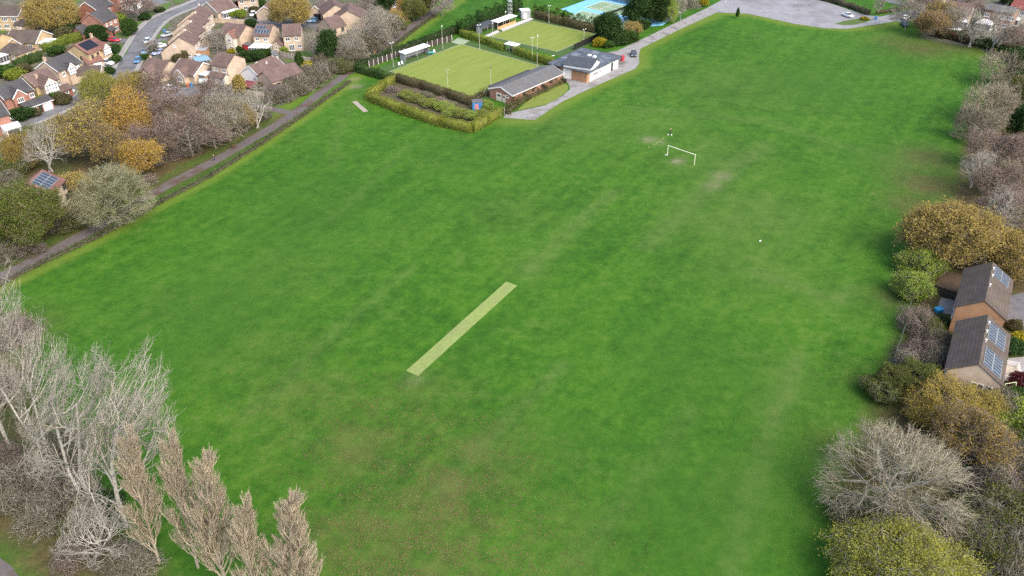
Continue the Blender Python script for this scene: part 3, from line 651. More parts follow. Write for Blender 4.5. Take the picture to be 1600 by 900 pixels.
ab, bc = (b-a), (c_-b); t0 = a+(ab*0-bc*0)
sheet('tennis_court_surround', V2([(876, 14.5), (934, -6), (1060, 22), (1035, 40), (985, 44), (930, 32)]), blue_m, .03)
def cpt(u, v): return cA+cU*u+cV*v
cA, cB, cD = at(912, 11.5), at(930, 4.5), at(967, 12.2)
# two courts marked side by side, playing length along the far edge
cU = (cD-cB); LU = np.linalg.norm(cU); cU = cU/LU; cV = np.array([-cU[1], cU[0]]); cV = cV if cV@(at(930, 4.5)-at(912, 11.5)) > 0 else -cV
for k in range(2):
    o = at(914, 12) if k == 0 else at(914, 12)-cV*14.5+cU*2
    q = lambda u, v: o+cU*u+cV*v
    sheet('court', [q(0, 0), q(23.8, 0), q(23.8, 11), q(0, 11)], court_m, .04)
    for (u0, v0, u1, v1) in ((0, 0, 23.8, 0), (0, 11, 23.8, 11), (0, 0, 0, 11), (23.8, 0, 23.8, 11), (0, 1.4, 23.8, 1.4), (0, 9.6, 23.8, 9.6), (5.5, 1.4, 5.5, 9.6), (18.3, 1.4, 18.3, 9.6), (5.5, 5.5, 18.3, 5.5)):
        ribbon('court_line', [q(u0, v0), q(u1, v1)], .09, -.09, M['white'], .047)
    nt_ = MB(); m0, m1 = q(11.9, -.6), q(11.9, 11.6); d0 = m1-m0; rz = math.atan2(d0[1], d0[0]); mm = (m0+m1)/2
    nt_.box(mm[0], mm[1], .55, 12.2, .04, .8, rz)
    ne = empty('tennis_net', (0, 0, 0)); tag(ne, ['dark tennis net across the far marked court', 'dark tennis net across the court nearest the bowling green hedge'][k], 'net')
    nt_.build('mesh_net', M['black'], ne)
    for m_ in (m0, m1): MB().tube((*m_, 0), (*m_, 1.07), .05).build('post', M['metal'], ne)
# lawns and driveways of the estate
for q in ([(163, 45), (212, 50), (208, 60), (170, 57)], [(176, 72), (205, 68), (198, 84), (180, 100), (172, 92)], [(213, 34), (228, 33), (218, 48), (212, 48)], [(228, 22), (243, 19), (236, 28), (230, 28)], [(247, 8), (272, 2), (262, 14), (250, 17)], [(275, -8), (300, -8), (283, 6), (270, 4)],
          [(252, 45), (264, 36), (266, 39), (256, 48)], [(244, 58), (253, 50), (256, 52), (248, 61)], [(-30, 238), (0, 219), (30, 205), (45, 206), (10, 226), (-30, 250)], [(0, 40), (12, 44), (8, 52), (-10, 52)], [(340, 128), (362, 128), (358, 136), (338, 136)], [(468, 82), (486, 80), (492, 88), (470, 90)], [(442, 92), (462, 94), (456, 98), (444, 97)], [(250, 64), (262, 64), (258, 70), (249, 70)], [(108, -4), (130, -2), (118, 8), (106, 6)]):
    sheet('lawn', V2(q), lawn_m, .052)
for q in ([(173, 60), (200, 61), (202, 67), (176, 66)], [(160, 98), (178, 100), (178, 112), (166, 112)], [(-5, 175), (25, 168), (38, 182), (0, 200)], [(48, 160), (80, 150), (92, 165), (60, 178)], [(100, 138), (118, 134), (125, 145), (105, 152)], [(28, 44), (56, 44), (48, 60), (30, 58)], [(478, 30), (502, 26), (500, 42), (478, 44)], [(236, 64), (262, 56), (258, 84), (232, 92)]):
    sheet('driveway', V2(q), asphalt, .036)
for q in ([(1545, 470), (1620, 452), (1640, 520), (1580, 512)], [(1578, 520), (1640, 528), (1640, 560), (1585, 548)]):
    sheet('driveway', V2(q), asphalt, .03)
sheet('patio', V2([(1470, 465), (1495, 470), (1488, 492), (1462, 488)]), pave_m, .03)
sheet('patio', V2([(1575, 560), (1620, 556), (1620, 600), (1570, 604)]), pave_m, .03)
sheet('garden_soil', V2([(1470, 420), (1505, 430), (1492, 462), (1462, 452)]), mottled('bare_garden', (.07, .05, .035), (.13, .09, .06), 1.5, .95, world=True), .03)
sheet('path', V2([(-40, 905), (-5, 868), (18, 885), (40, 915), (-20, 960)]), path_m, .03)
sheet('enclosure_soil', V2([(580, 146), (618, 122), (738, 160), (776, 172), (736, 198)]), mottled('rough_ground', (.06, .05, .03), (.11, .09, .055), 1.2, .95, (.06, .08, .025), .3, world=True), .03)
# cricket strips
def strip(name, label, quad, mat, border):
    q = V2(quad); e = empty(name, (0, 0, 0)); tag(e, label, 'cricket pitch')
    mb = MB(); mb.extrude(q, .0, .035); mb.build('mat', mat, e)
    return e
mat_g = mottled('artificial_turf', (.175, .235, .062), (.225, .285, .085), .9, .95, (.19, .225, .085), .22, world=True)
strip('cricket_pitch', 'long pale green artificial cricket strip lying across the middle of the field', [(791, 440), (808, 446.3), (653, 587.5), (634.5, 579.5)], mat_g, 0)
strip('practice_strip', 'short pinkish grey worn strip in the grass by the hedged enclosure', [(550, 159), (557, 158), (575.5, 174), (568, 175)], mottled('worn_matting', (.27, .235, .2), (.35, .31, .27), 1, .9, world=True), 0)
# ------------------------------------------------------------------ buildings
class House:
    def __init__(s, name, label, r1, r2, rh, cat='house', group=None):
        A, B = at(*r1, rh), at(*r2, rh); m = (A+B)/2; d = B-A
        s.L = float(np.linalg.norm(d)); s.rz = math.atan2(d[1], d[0]); s.m = m
        s.e = empty(name, (m[0], m[1], 0), s.rz); tag(s.e, label, cat, group); s.b = []
    def loc(s, p):
        v = np.array(p)-s.m; c, n = math.cos(s.rz), math.sin(s.rz); return np.array([v[0]*c+v[1]*n, -v[0]*n+v[1]*c])
    def block(s, wf, wb, eh, rh, wall, roof, L=None, cx=0, cy=0, rot=0, eb=None, oh=.35, vg=.22, hip=(0, 0), barge=None, wn='wall', rn='roof', walls=True, fascia=None):
        """gabled block; x runs along the ridge, F is the -y side, B the +y side, L and R the ends"""
        L = s.L if L is None else L; eb = eh if eb is None else eb
        c, n = math.cos(rot), math.sin(rot)
        fn = lambda x, y, z: (cx+x*c-y*n, cy+x*n+y*c, z)
        k = dict(wf=wf, wb=wb, eh=eh, eb=eb, rh=rh, L=L, fn=fn, cx=cx, cy=cy, rot=rot, sf=(rh-eh)/wf, sb=(rh-eb)/wb)
        h0, h1 = L/2+vg, L/2+vg
        if walls:
            mb = MB()
            if hip[0] or hip[1]:
                e_ = min(eh, eb); mb.profile([(-wf, -.1), (-wf, e_), (wb, e_), (wb, -.1)], -L/2, L/2, fn)
            else: mb.profile([(-wf, -.1), (-wf, eh-.03), (0, rh-.05), (wb, eb-.03), (wb, -.1)], -L/2, L/2, fn)
            k['wall'] = mb.build(wn, wall, s.e)
        zf, zb = eh-oh*k['sf'], eb-oh*k['sb']; T = .16
        mb = MB()
        if hip[0] or hip[1]:
            x0, x1 = -h0+(hip[0] or 0), h1-(hip[1] or 0)
            top = [(-h0, -wf-oh, zf), (h1, -wf-oh, zf), (h1, wb+oh, zb), (-h0, wb+oh, zb), (x0, 0, rh+.1), (x1, 0, rh+.1)]
            vs = [fn(x, y, z+.1) for x, y, z in top]+[fn(*q) for q in top[:4]]
            mb.add(vs, [(0, 1, 5, 4), (2, 3, 4, 5), (1, 2, 5), (3, 0, 4), (0, 6, 7, 1), (1, 7, 8, 2), (2, 8, 9, 3), (3, 9, 6, 0), (9, 8, 7, 6)])
        else:
            mb.profile([(-wf-oh, zf), (-wf-oh, zf+T), (0, rh+T), (wb+oh, zb+T), (wb+oh, zb), (0, rh)], -h0, h1, fn)
        k['roof'] = mb.build(rn, roof, s.e)
        if barge is not None:
            for xx in (-h0-.03, h1+.03):
                for y, z in ((-wf-oh, zf), (wb+oh, zb)):
                    q = MB(); q.profile([(y, z-.12), (y, z+T+.04), (0, rh+T+.04), (0, rh-.12)], xx-.03, xx+.03, fn); q.build('bargeboard', barge, s.e)
        if fascia is not None:
            bm = MB(); bm.profile([(-wf-oh-.06, zf-.06), (-wf-oh-.06, zf+.12), (-wf-oh-.005, zf+.12), (-wf-oh-.005, zf-.06)], -h0, h1, fn); bm.build('gutter', fascia, s.e)
        s.b.append(k); return k
    def block_px(s, r1, r2, rh, **kw):
        A, B = s.loc(at(*r1, rh)), s.loc(at(*r2, rh)); m = (A+B)/2; d = B-A
        return s.block(rh=rh, L=float(np.linalg.norm(d)), cx=m[0], cy=m[1], rot=math.atan2(d[1], d[0]), **kw)
    def wing(s, k, u, out, w, eh, rh, wall, roof, side='F', barge=None, into=None):
        """gabled wing at right angles to block k, reaching `out` past its F wall"""
        sg = -1 if side == 'F' else 1
        y_out = (k['wf'] if side == 'F' else k['wb'])+out; y_in = 0.3
        p = k['fn'](u, sg*(y_out+y_in)/2, 0)
        # ridge runs from inside to the outside end; its R end is the outer gable
        return s.block(w/2, w/2, eh, rh, wall, roof, L=y_out-y_in, cx=p[0], cy=p[1], rot=k['rot']+(sg*math.pi/2), vg=.15, barge=barge, wn='wing_wall', rn='wing_roof')
    def face(s, k, side):
        """returns a function (u, z, out) -> house coordinates on that wall"""
        if side == 'F': return lambda u, z, o: k['fn'](u, -k['wf']-o, z)
        if side == 'B': return lambda u, z, o: k['fn'](-u, k['wb']+o, z)
        if side == 'R': return lambda u, z, o: k['fn'](k['L']/2+o, u, z)
        return lambda u, z, o: k['fn'](-k['L']/2-o, -u, z)
    def slab(s, fc, u0, u1, z0, z1, o0, o1, mb):
        vs = [fc(u, z, o) for o in (o0, o1) for (u, z) in ((u0, z0), (u1, z0), (u1, z1), (u0, z1))]
        return mb.add(vs, ((3, 2, 1, 0), (4, 5, 6, 7), (0, 1, 5, 4), (1, 2, 6, 5), (2, 3, 7, 6), (3, 0, 4, 7)))
    def win(s, k, side, u, z, w=1.3, h=1.15, n=2, mat=None, name='window', sill=True):
        fc = s.face(k, side); t = .12; mb = MB()
        s.slab(fc, u-w/2, u+w/2, z, z+t, -.02, .06, mb); s.slab(fc, u-w/2, u+w/2, z+h-t, z+h, -.02, .06, mb)
        for i in range(n+1):
            x = u-w/2+t/2+(w-t)*i/n; s.slab(fc, x-t/2, x+t/2, z+t, z+h-t, -.02, .06, mb)
        f = mb.build(name, mat or M['white'], s.e)
        g = MB(); s.slab(fc, u-w/2+.03, u+w/2-.03, z+.03, z+h-.03, -.03, .025, g); g.build('pane', M['glass'], f)
        if sill: q = MB(); s.slab(fc, u-w/2-.08, u+w/2+.08, z-.09, z-.002, -.02, .12, q); q.build('sill', mat or M['white'], f)
        return f
    def door(s, k, side, u, w=.95, h=2.05, mat=None, name='door'):
        fc = s.face(k, side); mb = MB(); s.slab(fc, u-w/2, u+w/2, .02, h, -.02, .05, mb); d = mb.build(name, mat or M['white'], s.e)
        if name == 'door':
            q = MB(); s.slab(fc, u+w/2-.16, u+w/2-.1, .98, 1.12, .052, .1, q); q.build('handle', M['metal'], d)
            q = MB(); s.slab(fc, u-w*.28, u+w*.28, 1.3, 1.85, .03, .058, q); q.build('pane', M['glass'], d)
        else:
            q = MB()
            for i in range(4): s.slab(fc, u-w/2+.06, u+w/2-.06, .12+i*.49, .5+i*.49, .052, .062, q)
            q.build('door_panels', mat or M['white'], d)
        return d
    def garage_door(s, k, side, u, w=2.3, h=2.0, mat=None): return s.door(k, side, u, w, h, mat, 'garage_door')
    def chimney(s, k, u, y=0, w=.7, h=1.1, mat=None):
        z = k['rh']-abs(y)*k['sf']; mb = MB(); p = k['fn'](u, y, 0)
        mb.box(p[0], p[1], z+h/2-.25, w, w*.75, h+.5, k['rot']); mb.box(p[0], p[1], z+h+.06, w+.14, w*.75+.14, .12, k['rot'])
        c = mb.build('chimney', mat or M['buff'], k['roof'])
        q = MB(); q.tube((p[0], p[1], z+h+.12), (p[0], p[1], z+h+.45), .13, .1, 8); q.build('chimney_pot', M['orange'], c)
    def solar(s, k, side, u0, v0, nx, ny, pw=1.0, ph=1.6, cell='solar', frame='metal', skip=()):
        """panels on a roof slope; v is measured down the slope from the ridge"""
        sl = k['sf'] if side == 'F' else k['sb']; c = 1/math.sqrt(1+sl*sl); sg = -1 if side == 'F' else 1
        def fc(u, v, o): return k['fn'](u, sg*(v*c+o*sl*c), k['rh']+.16-v*c*sl+o*c)
        for i in range(nx):
            for j in range(ny):
                if (i, j) in skip: continue
                a, b = u0+i*(pw+.04), v0+j*(ph+.04)
                def slab(x0, x1, y0, y1, o0, o1):
                    mb = MB(); vs = [fc(u, v, o) for o in (o0, o1) for (u, v) in ((x0, y0), (x1, y0), (x1, y1), (x0, y1))]
                    return mb.add(vs, ((3, 2, 1, 0), (4, 5, 6, 7), (0, 1, 5, 4), (1, 2, 6, 5), (2, 3, 7, 6), (3, 0, 4, 7)))
                f = slab(a, a+pw, b, b+ph, .03, .09).build('solar_panel', M[frame], s.e)
                slab(a+.05, a+pw-.05, b+.05, b+ph-.05, .06, .1).build('cells', M[cell], f)
    def timbering(s, k, side, u0, u1, z0, z1, apex=None):
        """white render panel with black timbers on a gable or wall"""
        fc = s.face(k, side); mb = MB(); s.slab(fc, u0, u1, z0, z1, -.02, .03, mb)
        if apex: mb.add([fc(u0, z1, .03), fc(u1, z1, .03), fc((u0+u1)/2, apex, .03), fc(u0, z1, -.02), fc(u1, z1, -.02), fc((u0+u1)/2, apex, -.02)], ((0, 1, 2), (0, 2, 5, 3), (1, 4, 5, 2)))
        r = mb.build('render_panel', M['white'], s.e); t = MB()
        n = max(3, int((u1-u0)/.75))
        for i in range(n+1):
            x = u0+(u1-u0)*i/n
            top = z1+((apex-z1)*(1-abs(2*i/n-1)) if apex else 0)
            s.slab(fc, x-.07, x+.07, z0, max(top-.05, z0+.1), .0, .055, t)
        for z in (z0+.07, (z0+z1)/2, z1-.05): s.slab(fc, u0, u1, z-.07, z+.07, .0, .052, t)
        t.build('timber_beams', M['black'], r)
    def conservatory(s, cx, cy, w, d, h=2.2, rz=0.0, top=3.0, pale=True):
        c, n = math.cos(rz), math.sin(rz); fn = lambda x, y, z: (cx+x*c-y*n, cy+x*n+y*c, z)
        mb = MB(); mb.box(cx, cy, .3, w, d, .6, rz)
        nx, ny = max(3, int(w/.8)), max(3, int(d/.8))
        for i in range(nx+1):
            for yy in (-d/2, d/2): p = fn(-w/2+w*i/nx, yy, 0); mb.box(p[0], p[1], h/2, .09, .09, h, rz)
        for i in range(ny+1):
            for xx in (-w/2, w/2): p = fn(xx, -d/2+d*i/ny, 0); mb.box(p[0], p[1], h/2, .09, .09, h, rz)
        mb.box(cx, cy, h+.05, w+.15, d+.15, .12, rz)
        e = mb.build('conservatory', M['white'], s.e)
        g = MB(); g.box(cx, cy, .6+(h-.6)/2, w-.06, d-.06, h-.61, rz); g.build('pane', M['glass'], e)
        r = MB(); ri = min(w, d)*.35
        pts = [fn(-w/2-.1, -d/2-.1, h+.115), fn(w/2+.1, -d/2-.1, h+.115), fn(w/2+.1, d/2+.1, h+.115), fn(-w/2-.1, d/2+.1, h+.115), fn(-w/2+ri, 0, top), fn(w/2-ri, 0, top)]
        r.add(pts, ((0, 1, 5, 4), (2, 3, 4, 5), (1, 2, 5), (3, 0, 4), (3, 2, 1, 0))); r.build('conservatory_roof', M['white_roof'] if pale else M['pale_glass'], e)
        b = MB()
        for i in range(1, nx):
            t = i/nx; xr = np.clip(-w/2+w*t, -w/2+ri, w/2-ri)
            for yy in (-d/2-.1, d/2+.1): b.tube(fn(-w/2+w*t, yy, h+.14), fn(xr, 0, top+.03), .035, .035, 4)
        b.build('glazing_bars', M['white'], e)
    def flat_box(s, cx, cy, w, d, h, wall, roof, rz=0.0, wn='extension', rn='extension_roof', oh=.15):
        a = MB().box(cx, cy, h/2-.05, w, d, h+.1, rz).build(wn, wall, s.e)
        MB().box(cx, cy, h+.07, w+2*oh, d+2*oh, .14, rz).build(rn, roof, a)
        return dict(wf=d/2, wb=d/2, L=w, fn=lambda x, y, z: (cx+x*math.cos(rz)-y*math.sin(rz), cy+x*math.sin(rz)+y*math.cos(rz), z), rot=rz)
    def vent(s, k, u, v=.5, side='F'):
        sg = -1 if side == 'F' else 1; p = k['fn'](u, sg*v, k['rh']-v*k['sf']+.14); m = MB(); m.tube(p, (p[0], p[1], p[2]+.45), .09, .09, 6); m.tube((p[0], p[1], p[2]+.4), (p[0], p[1], p[2]+.5), .15, .15, 6); m.build('flue', M['white'], k['roof'])
W = 'white'
# ---- west of the road
h = House('house', 'yellow brick house with long brown roof and white garage doors, in the top left corner', (-22, 8.5), (35, 9), 7.2)
k = h.block(4.2, 4.2, 5, 7.2, M['yellow'], M['dark_roof'], barge=M[W], fascia=M[W])
for u in (-3, 0, 3.2): h.win(k, 'F', u+1.5, 3.2, 1.9, 1.3, 3); h.win(k, 'F', u+1.5, .8, 1.9, 1.4, 3)
g = h.block_px((28, 30), (44, 31), 3.6, wf=2.6, wb=3, eh=2.4, wall=M['yellow'], roof=M['dark_roof'], wn='garage_wall', rn='garage_roof')
h.garage_door(g, 'F', -.2, 1.9); h.garage_door(g, 'F', 2.0, 1.9) if g['L'] > 5 else None
h = House('bungalow', 'yellow brick bungalow with grey brown roof and white conservatory on its right end', (18, 46.5), (64, 47.5), 5.2, 'bungalow')
k = h.block(4.6, 4.6, 2.6, 5.2, M['yellow'], M['dark_roof'], barge=M[W]); wg = h.wing(k, -1.3, 1.2, 5, 2.5, 4.2, M['yellow'], M['dark_roof'], barge=M[W])
h.win(k, 'F', 3, .9, 1.3, 1.2); h.win(wg, 'R', 0, .9, 1.6, 1.1); h.conservatory(k['L']/2+2.1, -1.2, 3.8, 5, 2.2, 0, 3.1)
h.chimney(k, -2.5, 0, .7, .6)
h = House('bungalow', 'yellow brick bungalow with hipped brown wing, cut by the left edge of the photo', (-30, 48), (2, 53), 6.2, 'bungalow')
k = h.block(4.3, 4.3, 3.8, 6.2, M['yellow'], M['dark_roof'], fascia=M[W]); w2 = h.block_px((8, 66), (38, 71), 4.4, wf=3.2, wb=3.2, eh=2.5, wall=M['yellow'], roof=M['dark_roof'], hip=(2.4, 2.4), wn='wing_wall', rn='wing_roof')
for u in (-1.5, 1.8): h.win(w2, 'F', u, .9, 1.2, 1.1); 
h.win(w2, 'R', .6, .9, 1.4, 1.1); h.win(k, 'F', 2.5, 2.2, 1.5, 1.2)
cc = h.loc(at(3, 98)); h.conservatory(cc[0], cc[1], 4, 3, 2.3)
h = House('house', 'red brick house with grey roof and white bargeboards behind the matching red brick house', (132.5, 3.5), (157, -6.5), 7.6)
k = h.block(4.1, 4.1, 5.0, 7.6, M['red'], M['grey_roof'], barge=M[W]); h.win(k, 'L', -.2, 3.0, .7, 1.2, 1)
for u in (-1.5, 1.8): h.win(k, 'F', u, 3.2); h.win(k, 'F', u, .8, 1.5)
h = House('house', 'red brick house with grey roof beside the lawn and the round green bush', (139.5, 21.5), (163.5, 11.5), 7.6)
k = h.block(4.0, 4.0, 5.0, 7.6, M['pinkred'], M['grey_roof'], barge=M['pinkred']); h.win(k, 'L', 1.0, 1.7, .7, 1.0, 1); h.win(k, 'L', -2.5, .7, .7, 1.0, 1)
for u in (-2.2, 0, 2.3): h.win(k, 'F', u, 3.3, 1.0, .9)
pp = h.block(1.1, .9, 2.2, 2.9, M['red'], M['grey_roof'], L=2.4, cx=-1.8, cy=-4.4, wn='porch_wall', rn='porch_roof'); h.door(pp, 'F', 0, mat=M['black']); h.win(k, 'F', 2.0, .8, 1.7, 1.2, 3)
h = House('house', 'red brick house with white windows at the top edge behind the pale bare tree', (163, -16), (186, -25), 7.6)
k = h.block(4.0, 4.0, 5.0, 7.6, M['red'], M['grey_roof'], barge=M[W])
for u in (-2, .4, 2.6): h.win(k, 'F', u, 3.1, 1.1, 1.2); h.win(k, 'F', u, .7, 1.3, 1.3)
gg = h.flat_box(1.0, -6.2, 5.5, 3.2, 2.5, M['white'], M['slate_sheet'], 0, 'garage', 'garage_roof'); h.garage_door(gg, 'F', -1.2, 2.2, 1.9, M['black'])
h = House('garage', 'small orange brick garage with grey roof below the red brick houses', (118.5, 42), (138, 37), 3.9, 'garage')
k = h.block(2.7, 2.7, 2.3, 3.9, M['pinkred'], M['grey_roof']); h.garage_door(k, 'R', 0, 2.2, 1.9); h.win(k, 'F', 0, .9, 1.0, .9)
h = House('house', 'buff house with black solar panels and half timbered gable beside the red car', (116.5, 70), (146, 58), 7.2)
k = h.block(4.0, 4.0, 4.9, 7.2, M['yellow'], M['pink_roof'], barge=M['pink_roof']); h.chimney(k, 3.2, 0, .7, 1.1)
h.solar(k, 'F', -3.2, .5, 5, 2, 1.0, 1.6, 'solar_black', 'black')
wg = h.wing(k, 2.9, .9, 3.2, 4.6, 6.3, M['buff'], M['pink_roof']); h.timbering(wg, 'R', -1.5, 1.5, 2.6, 4.5, 5.9); h.win(wg, 'R', 0, 3.1, 1.4, 1.1, 3); h.win(wg, 'R', 0, .7, 1.8, 1.2, 3)
for u in (-2.4, -.2): h.win(k, 'F', u, 3.2, .9, 1.0, 1, M['timber'])
h.win(k, 'L', 1.2, 3.0, .9, .9, 1, M['timber'])
g = h.block_px((128, 90), (153, 84), 3.6, wf=2.6, wb=2.6, eh=2.3, wall=M['buff'], roof=M['pink_roof'], wn='garage_wall', rn='garage_roof'); h.garage_door(g, 'F', .6, 2.2, 1.9)
h = House('house', 'grey roofed house with wide white half timbered bay under its eaves', (69, 96.5), (106, 82), 7.2)
k = h.block(4.0, 4.0, 4.9, 7.2, M['buff'], M['grey_roof'], barge=M[W]); h.chimney(k, -k['L']/2+.3, 0, .7, 1.0, M['buff'])
wg = h.wing(k, -.2, .8, 2.6, 4.6, 6.0, M['buff'], M['grey_roof'], barge=M[W]); h.timbering(wg, 'R', -1.25, 1.25, 2.7, 4.4, 5.6); h.win(wg, 'R', 0, 3.0, 1.6, 1.2, 3)
h.timbering(k, 'F', 1.2, 3.4, 2.8, 4.6); h.win(k, 'F', 2.2, 3.1, 1.6, 1.2, 3); h.win(k, 'F', 2.0, .7, 2.6, 1.4, 4); h.win(k, 'F', -2.6, 3.0, 1.1, 1.1)
g = h.block_px((122, 104), (158, 102), 3.8, wf=2.8, wb=2.8, eh=2.4, wall=M['buff'], roof=M['dark_roof'], barge=M[W], wn='garage_wall', rn='garage_roof'); h.garage_door(g, 'F', 0, 2.3)
h = House('house', 'brown roofed yellow brick house with tall half timbered front gable', (36.5, 117.5), (73, 106), 7.2)
k = h.block(4.0, 4.0, 4.9, 7.2, M['yellow'], M['brown_roof'], barge=M['buff']); h.chimney(k, -1.2, -2.0, .7, .9, M['buff'])
wg = h.wing(k, -.3, 2.2, 4.2, 4.8, 6.8, M['buff'], M['brown_roof']); h.timbering(wg, 'R', -1.95, 1.95, 2.5, 4.7, 6.4); h.win(wg, 'R', 0, 3.2, 1.8, 1.2, 3); h.win(wg, 'R', 0, .7, 2.2, 1.3, 3)
h.win(k, 'F', 2.9, 3.1, 1.4, 1.2, 3); pp = h.block(1.6, 1.0, 2.3, 3.2, M['red'], M['brown_roof'], L=3.4, cx=3.2, cy=-5.0, wn='porch_wall', rn='porch_roof'); h.door(pp, 'F', 0)
h = House('house', 'red brick house with grey roof and low front extension behind the parked black car', (-12, 137), (32.5, 123), 7.2)
k = h.block(4.0, 4.0, 4.9, 7.2, M['pinkred'], M['grey_roof'], barge=M[W])
wg = h.wing(k, -.4, 1.0, 3.4, 4.8, 6.5, M['pinkred'], M['grey_roof'], barge=M[W]); h.win(wg, 'R', 0, 3.1, 1.7, 1.2, 3)
h.win(k, 'F', 3.3, 3.1, 1.2, 1.1); lt = h.block(1.9, 1.7, 2.4, 3.3, M['pinkred'], M['grey_roof'], L=7.4, cx=2.2, cy=-6.3, wn='extension_wall', rn='extension_roof', fascia=M[W])
h.win(lt, 'F', -2.1, .6, 2.6, 1.4, 4); h.garage_door(lt, 'F', 2.1, 2.4, 2.0); h.door(lt, 'F', .1, mat=M['black'])
h = House('house', 'red brick house end with white porch and navy garage door at the left edge', (-40, 168), (-1, 158), 7.2)
k = h.block(4.0, 4.0, 4.9, 7.2, M['pinkred'], M['grey_roof'], barge=M[W]); gg = h.block(1.8, 1.4, 2.4, 3.0, M['white'], M['white_roof'], L=3.6, cx=k['L']/2-1.0, cy=-5.6, wn='porch_wall', rn='porch_roof'); h.garage_door(gg, 'F', 0, 2.6, 2.0, M['navy']); h.win(k, 'F', -1, 3, 1.3)
# ---- stepped terrace
steps = [((279, 59), (290.5, 48)), ((287, 43.5), (300, 34.5)), ((293.5, 29.5), (306.5, 20.5)), ((301.5, 17.5), (312, 8.5))]
tl = ['nearest buff house of the stepped terrace with its whole gable end in view', 'second buff house of the stepped terrace counted from its nearest gable end', 'third buff house of the stepped terrace, one before its far end', 'farthest buff house of the stepped terrace beside the road bend']
for (a, b), lab in zip(steps, tl):
    h = House('terraced_house', lab, a, b, 6.6, 'house', 'stepped terrace of buff houses along the road')
    k = h.block(3.9, 6.4, 4.3, 6.6, M['tan'], M['brown_roof'], eb=2.2, vg=.06, oh=.25); h.win(k, 'L', 2.2, .8, .8, .8, 1); h.win(k, 'L', -1.8, 3.8, .9, .5, 1)
    h.win(k, 'F', -1.6, 2.7, 1.2, 1.0); h.win(k, 'F', 1.6, 2.7, 1.2, 1.0); h.win(k, 'F', 1.4, .6, 1.6, 1.2, 3); h.door(k, 'F', -1.4)
    h.chimney(k, k['L']/2-.4, 0, .35, .5, M['white'])
    if lab.startswith('near'):
        e_ = h.flat_box(-.6, -5.4, 3.6, 2.6, 2.2, M['orange'], M['grey'], 0, 'lean_to', 'lean_to_roof')
    if lab.startswith('second'):
        e_ = h.block(1.7, 1.5, 2.2, 3.2, M['tan'], M['brown_roof'], L=3.0, cx=0, cy=-5.6, wn='porch_wall', rn='porch_roof'); h.win(e_, 'F', 0, .7, 1.2, 1.1)
# ---- east of the road
h = House('bungalow', 'bungalow with reddish brown roof and long white glazed front at the end of the terrace', (323.5, 3.5), (353, -4.5), 5.4, 'bungalow')
k = h.block(4.8, 4.8, 2.6, 5.4, M['tan'], M['brown_roof'], barge=M[W]); h.conservatory(.5, -5.6, k['L']-1.5, 1.7, 2.2, 0, 2.6)
h = House('house', 'buff two storey house with a pale pink front gable and blue bin in its garden', (353, 35.5), (384.5, 39.5), 7.2)
k = h.block(4.0, 4.0, 4.9, 7.2, M['buff'], M['brown_roof']); wg = h.wing(k, .9, 1.4, 3.3, 4.7, 6.4, M['cream'], M['pink_roof'])
h.win(wg, 'R', 0, 3.1, 1.2, 1.1); h.win(wg, 'R', .3, .6, 1.3, 1.3); h.win(k, 'F', -2.1, 3.1, 1.5, 1.0); h.win(k, 'F', -2.2, .8, 1.5, 1.1)
sh = h.flat_box(k['L']/2+2.0, -2.4, 3.4, 2.4, 2.2, M['redpaint'], M['sheet_roof'], 0, 'lean_to', 'lean_to_roof')
h = House('house', 'buff house with two rows of blue solar panels above a white conservatory', (401.5, 37.5), (426, 38.5), 7.2)
k = h.block(4.0, 4.0, 4.9, 7.2, M['tan'], M['brown_roof']); h.solar(k, 'F', -2.2, .8, 3, 1, 1.0, 1.5, 'solar', 'metal'); h.solar(k, 'F', -2.4, 2.5, 5, 1, .95, 1.5, 'solar', 'metal')
h.win(k, 'F', -1.3, 3.2, 1.2, 1.0); h.win(k, 'F', 1.3, 3.2, 1.4, 1.0); h.conservatory(.3, -6.1, 6.2, 3.8, 2.2, 0, 3.2)
w2 = h.block(1.6, 1.6, 2.2, 3.5, M['buff'], M['brown_roof'], L=3.6, cx=k['L']/2+2.1, cy=-2.4, rot=-math.pi/2, wn='garage_wall', rn='garage_roof'); h.win(w2, 'R', 0, .8, .7, 1, 1)
h = House('house', 'square buff house with white patio doors beside the dark green conifer', (441.5, 38.5), (469, 37), 7.2)
k = h.block(4.0, 4.0, 4.9, 7.2, M['tan'], M['brown_roof']); h.win(k, 'F', -1.4, 3.2, 1.5, 1.1); h.win(k, 'F', 1.3, 3.2, 1.1, 1.1); h.win(k, 'F', -.5, .2, 1.7, 1.9, 3); h.win(k, 'F', 1.9, .9, 1.2, 1.1)
h = House('bungalow', 'brown roofed bungalow with small front gable at the corner of the road', (232, 91), (264, 95.3), 4.9, 'bungalow')
k = h.block(4.3, 4.3, 2.5, 4.9, M['tan'], M['brown_roof']); h.chimney(k, -k['L']/2+.5, .3, .5, .6); wg = h.wing(k, -.4, 1.6, 3.6, 2.5, 4.1, M['tan'], M['brown_roof'], barge=M['timber']); h.win(wg, 'R', 0, .7, 1.5, 1.3, 2)
h.win(k, 'F', -2.6, .9, 1.6, 1.1, 3)
h = House('bungalow', 'brown roofed bungalow with small front gable beside the parked van', (282.5, 91.5), (317, 98), 4.9, 'bungalow')
k = h.block(4.3, 4.3, 2.5, 4.9, M['tan'], M['brown_roof'], barge=M[W]); wg = h.wing(k, .3, 1.6, 3.6, 2.5, 4.1, M['tan'], M['brown_roof'], barge=M[W]); h.win(wg, 'R', 0, .7, 1.7, 1.3, 3); h.win(k, 'F', -2.5, .9, 1.8, 1.1, 3)
e_ = h.flat_box(k['L']/2+1.4, -.2, 2.6, 5, 2.3, M['orange'], M['pale_glass'], 0, 'lean_to', 'lean_to_roof')
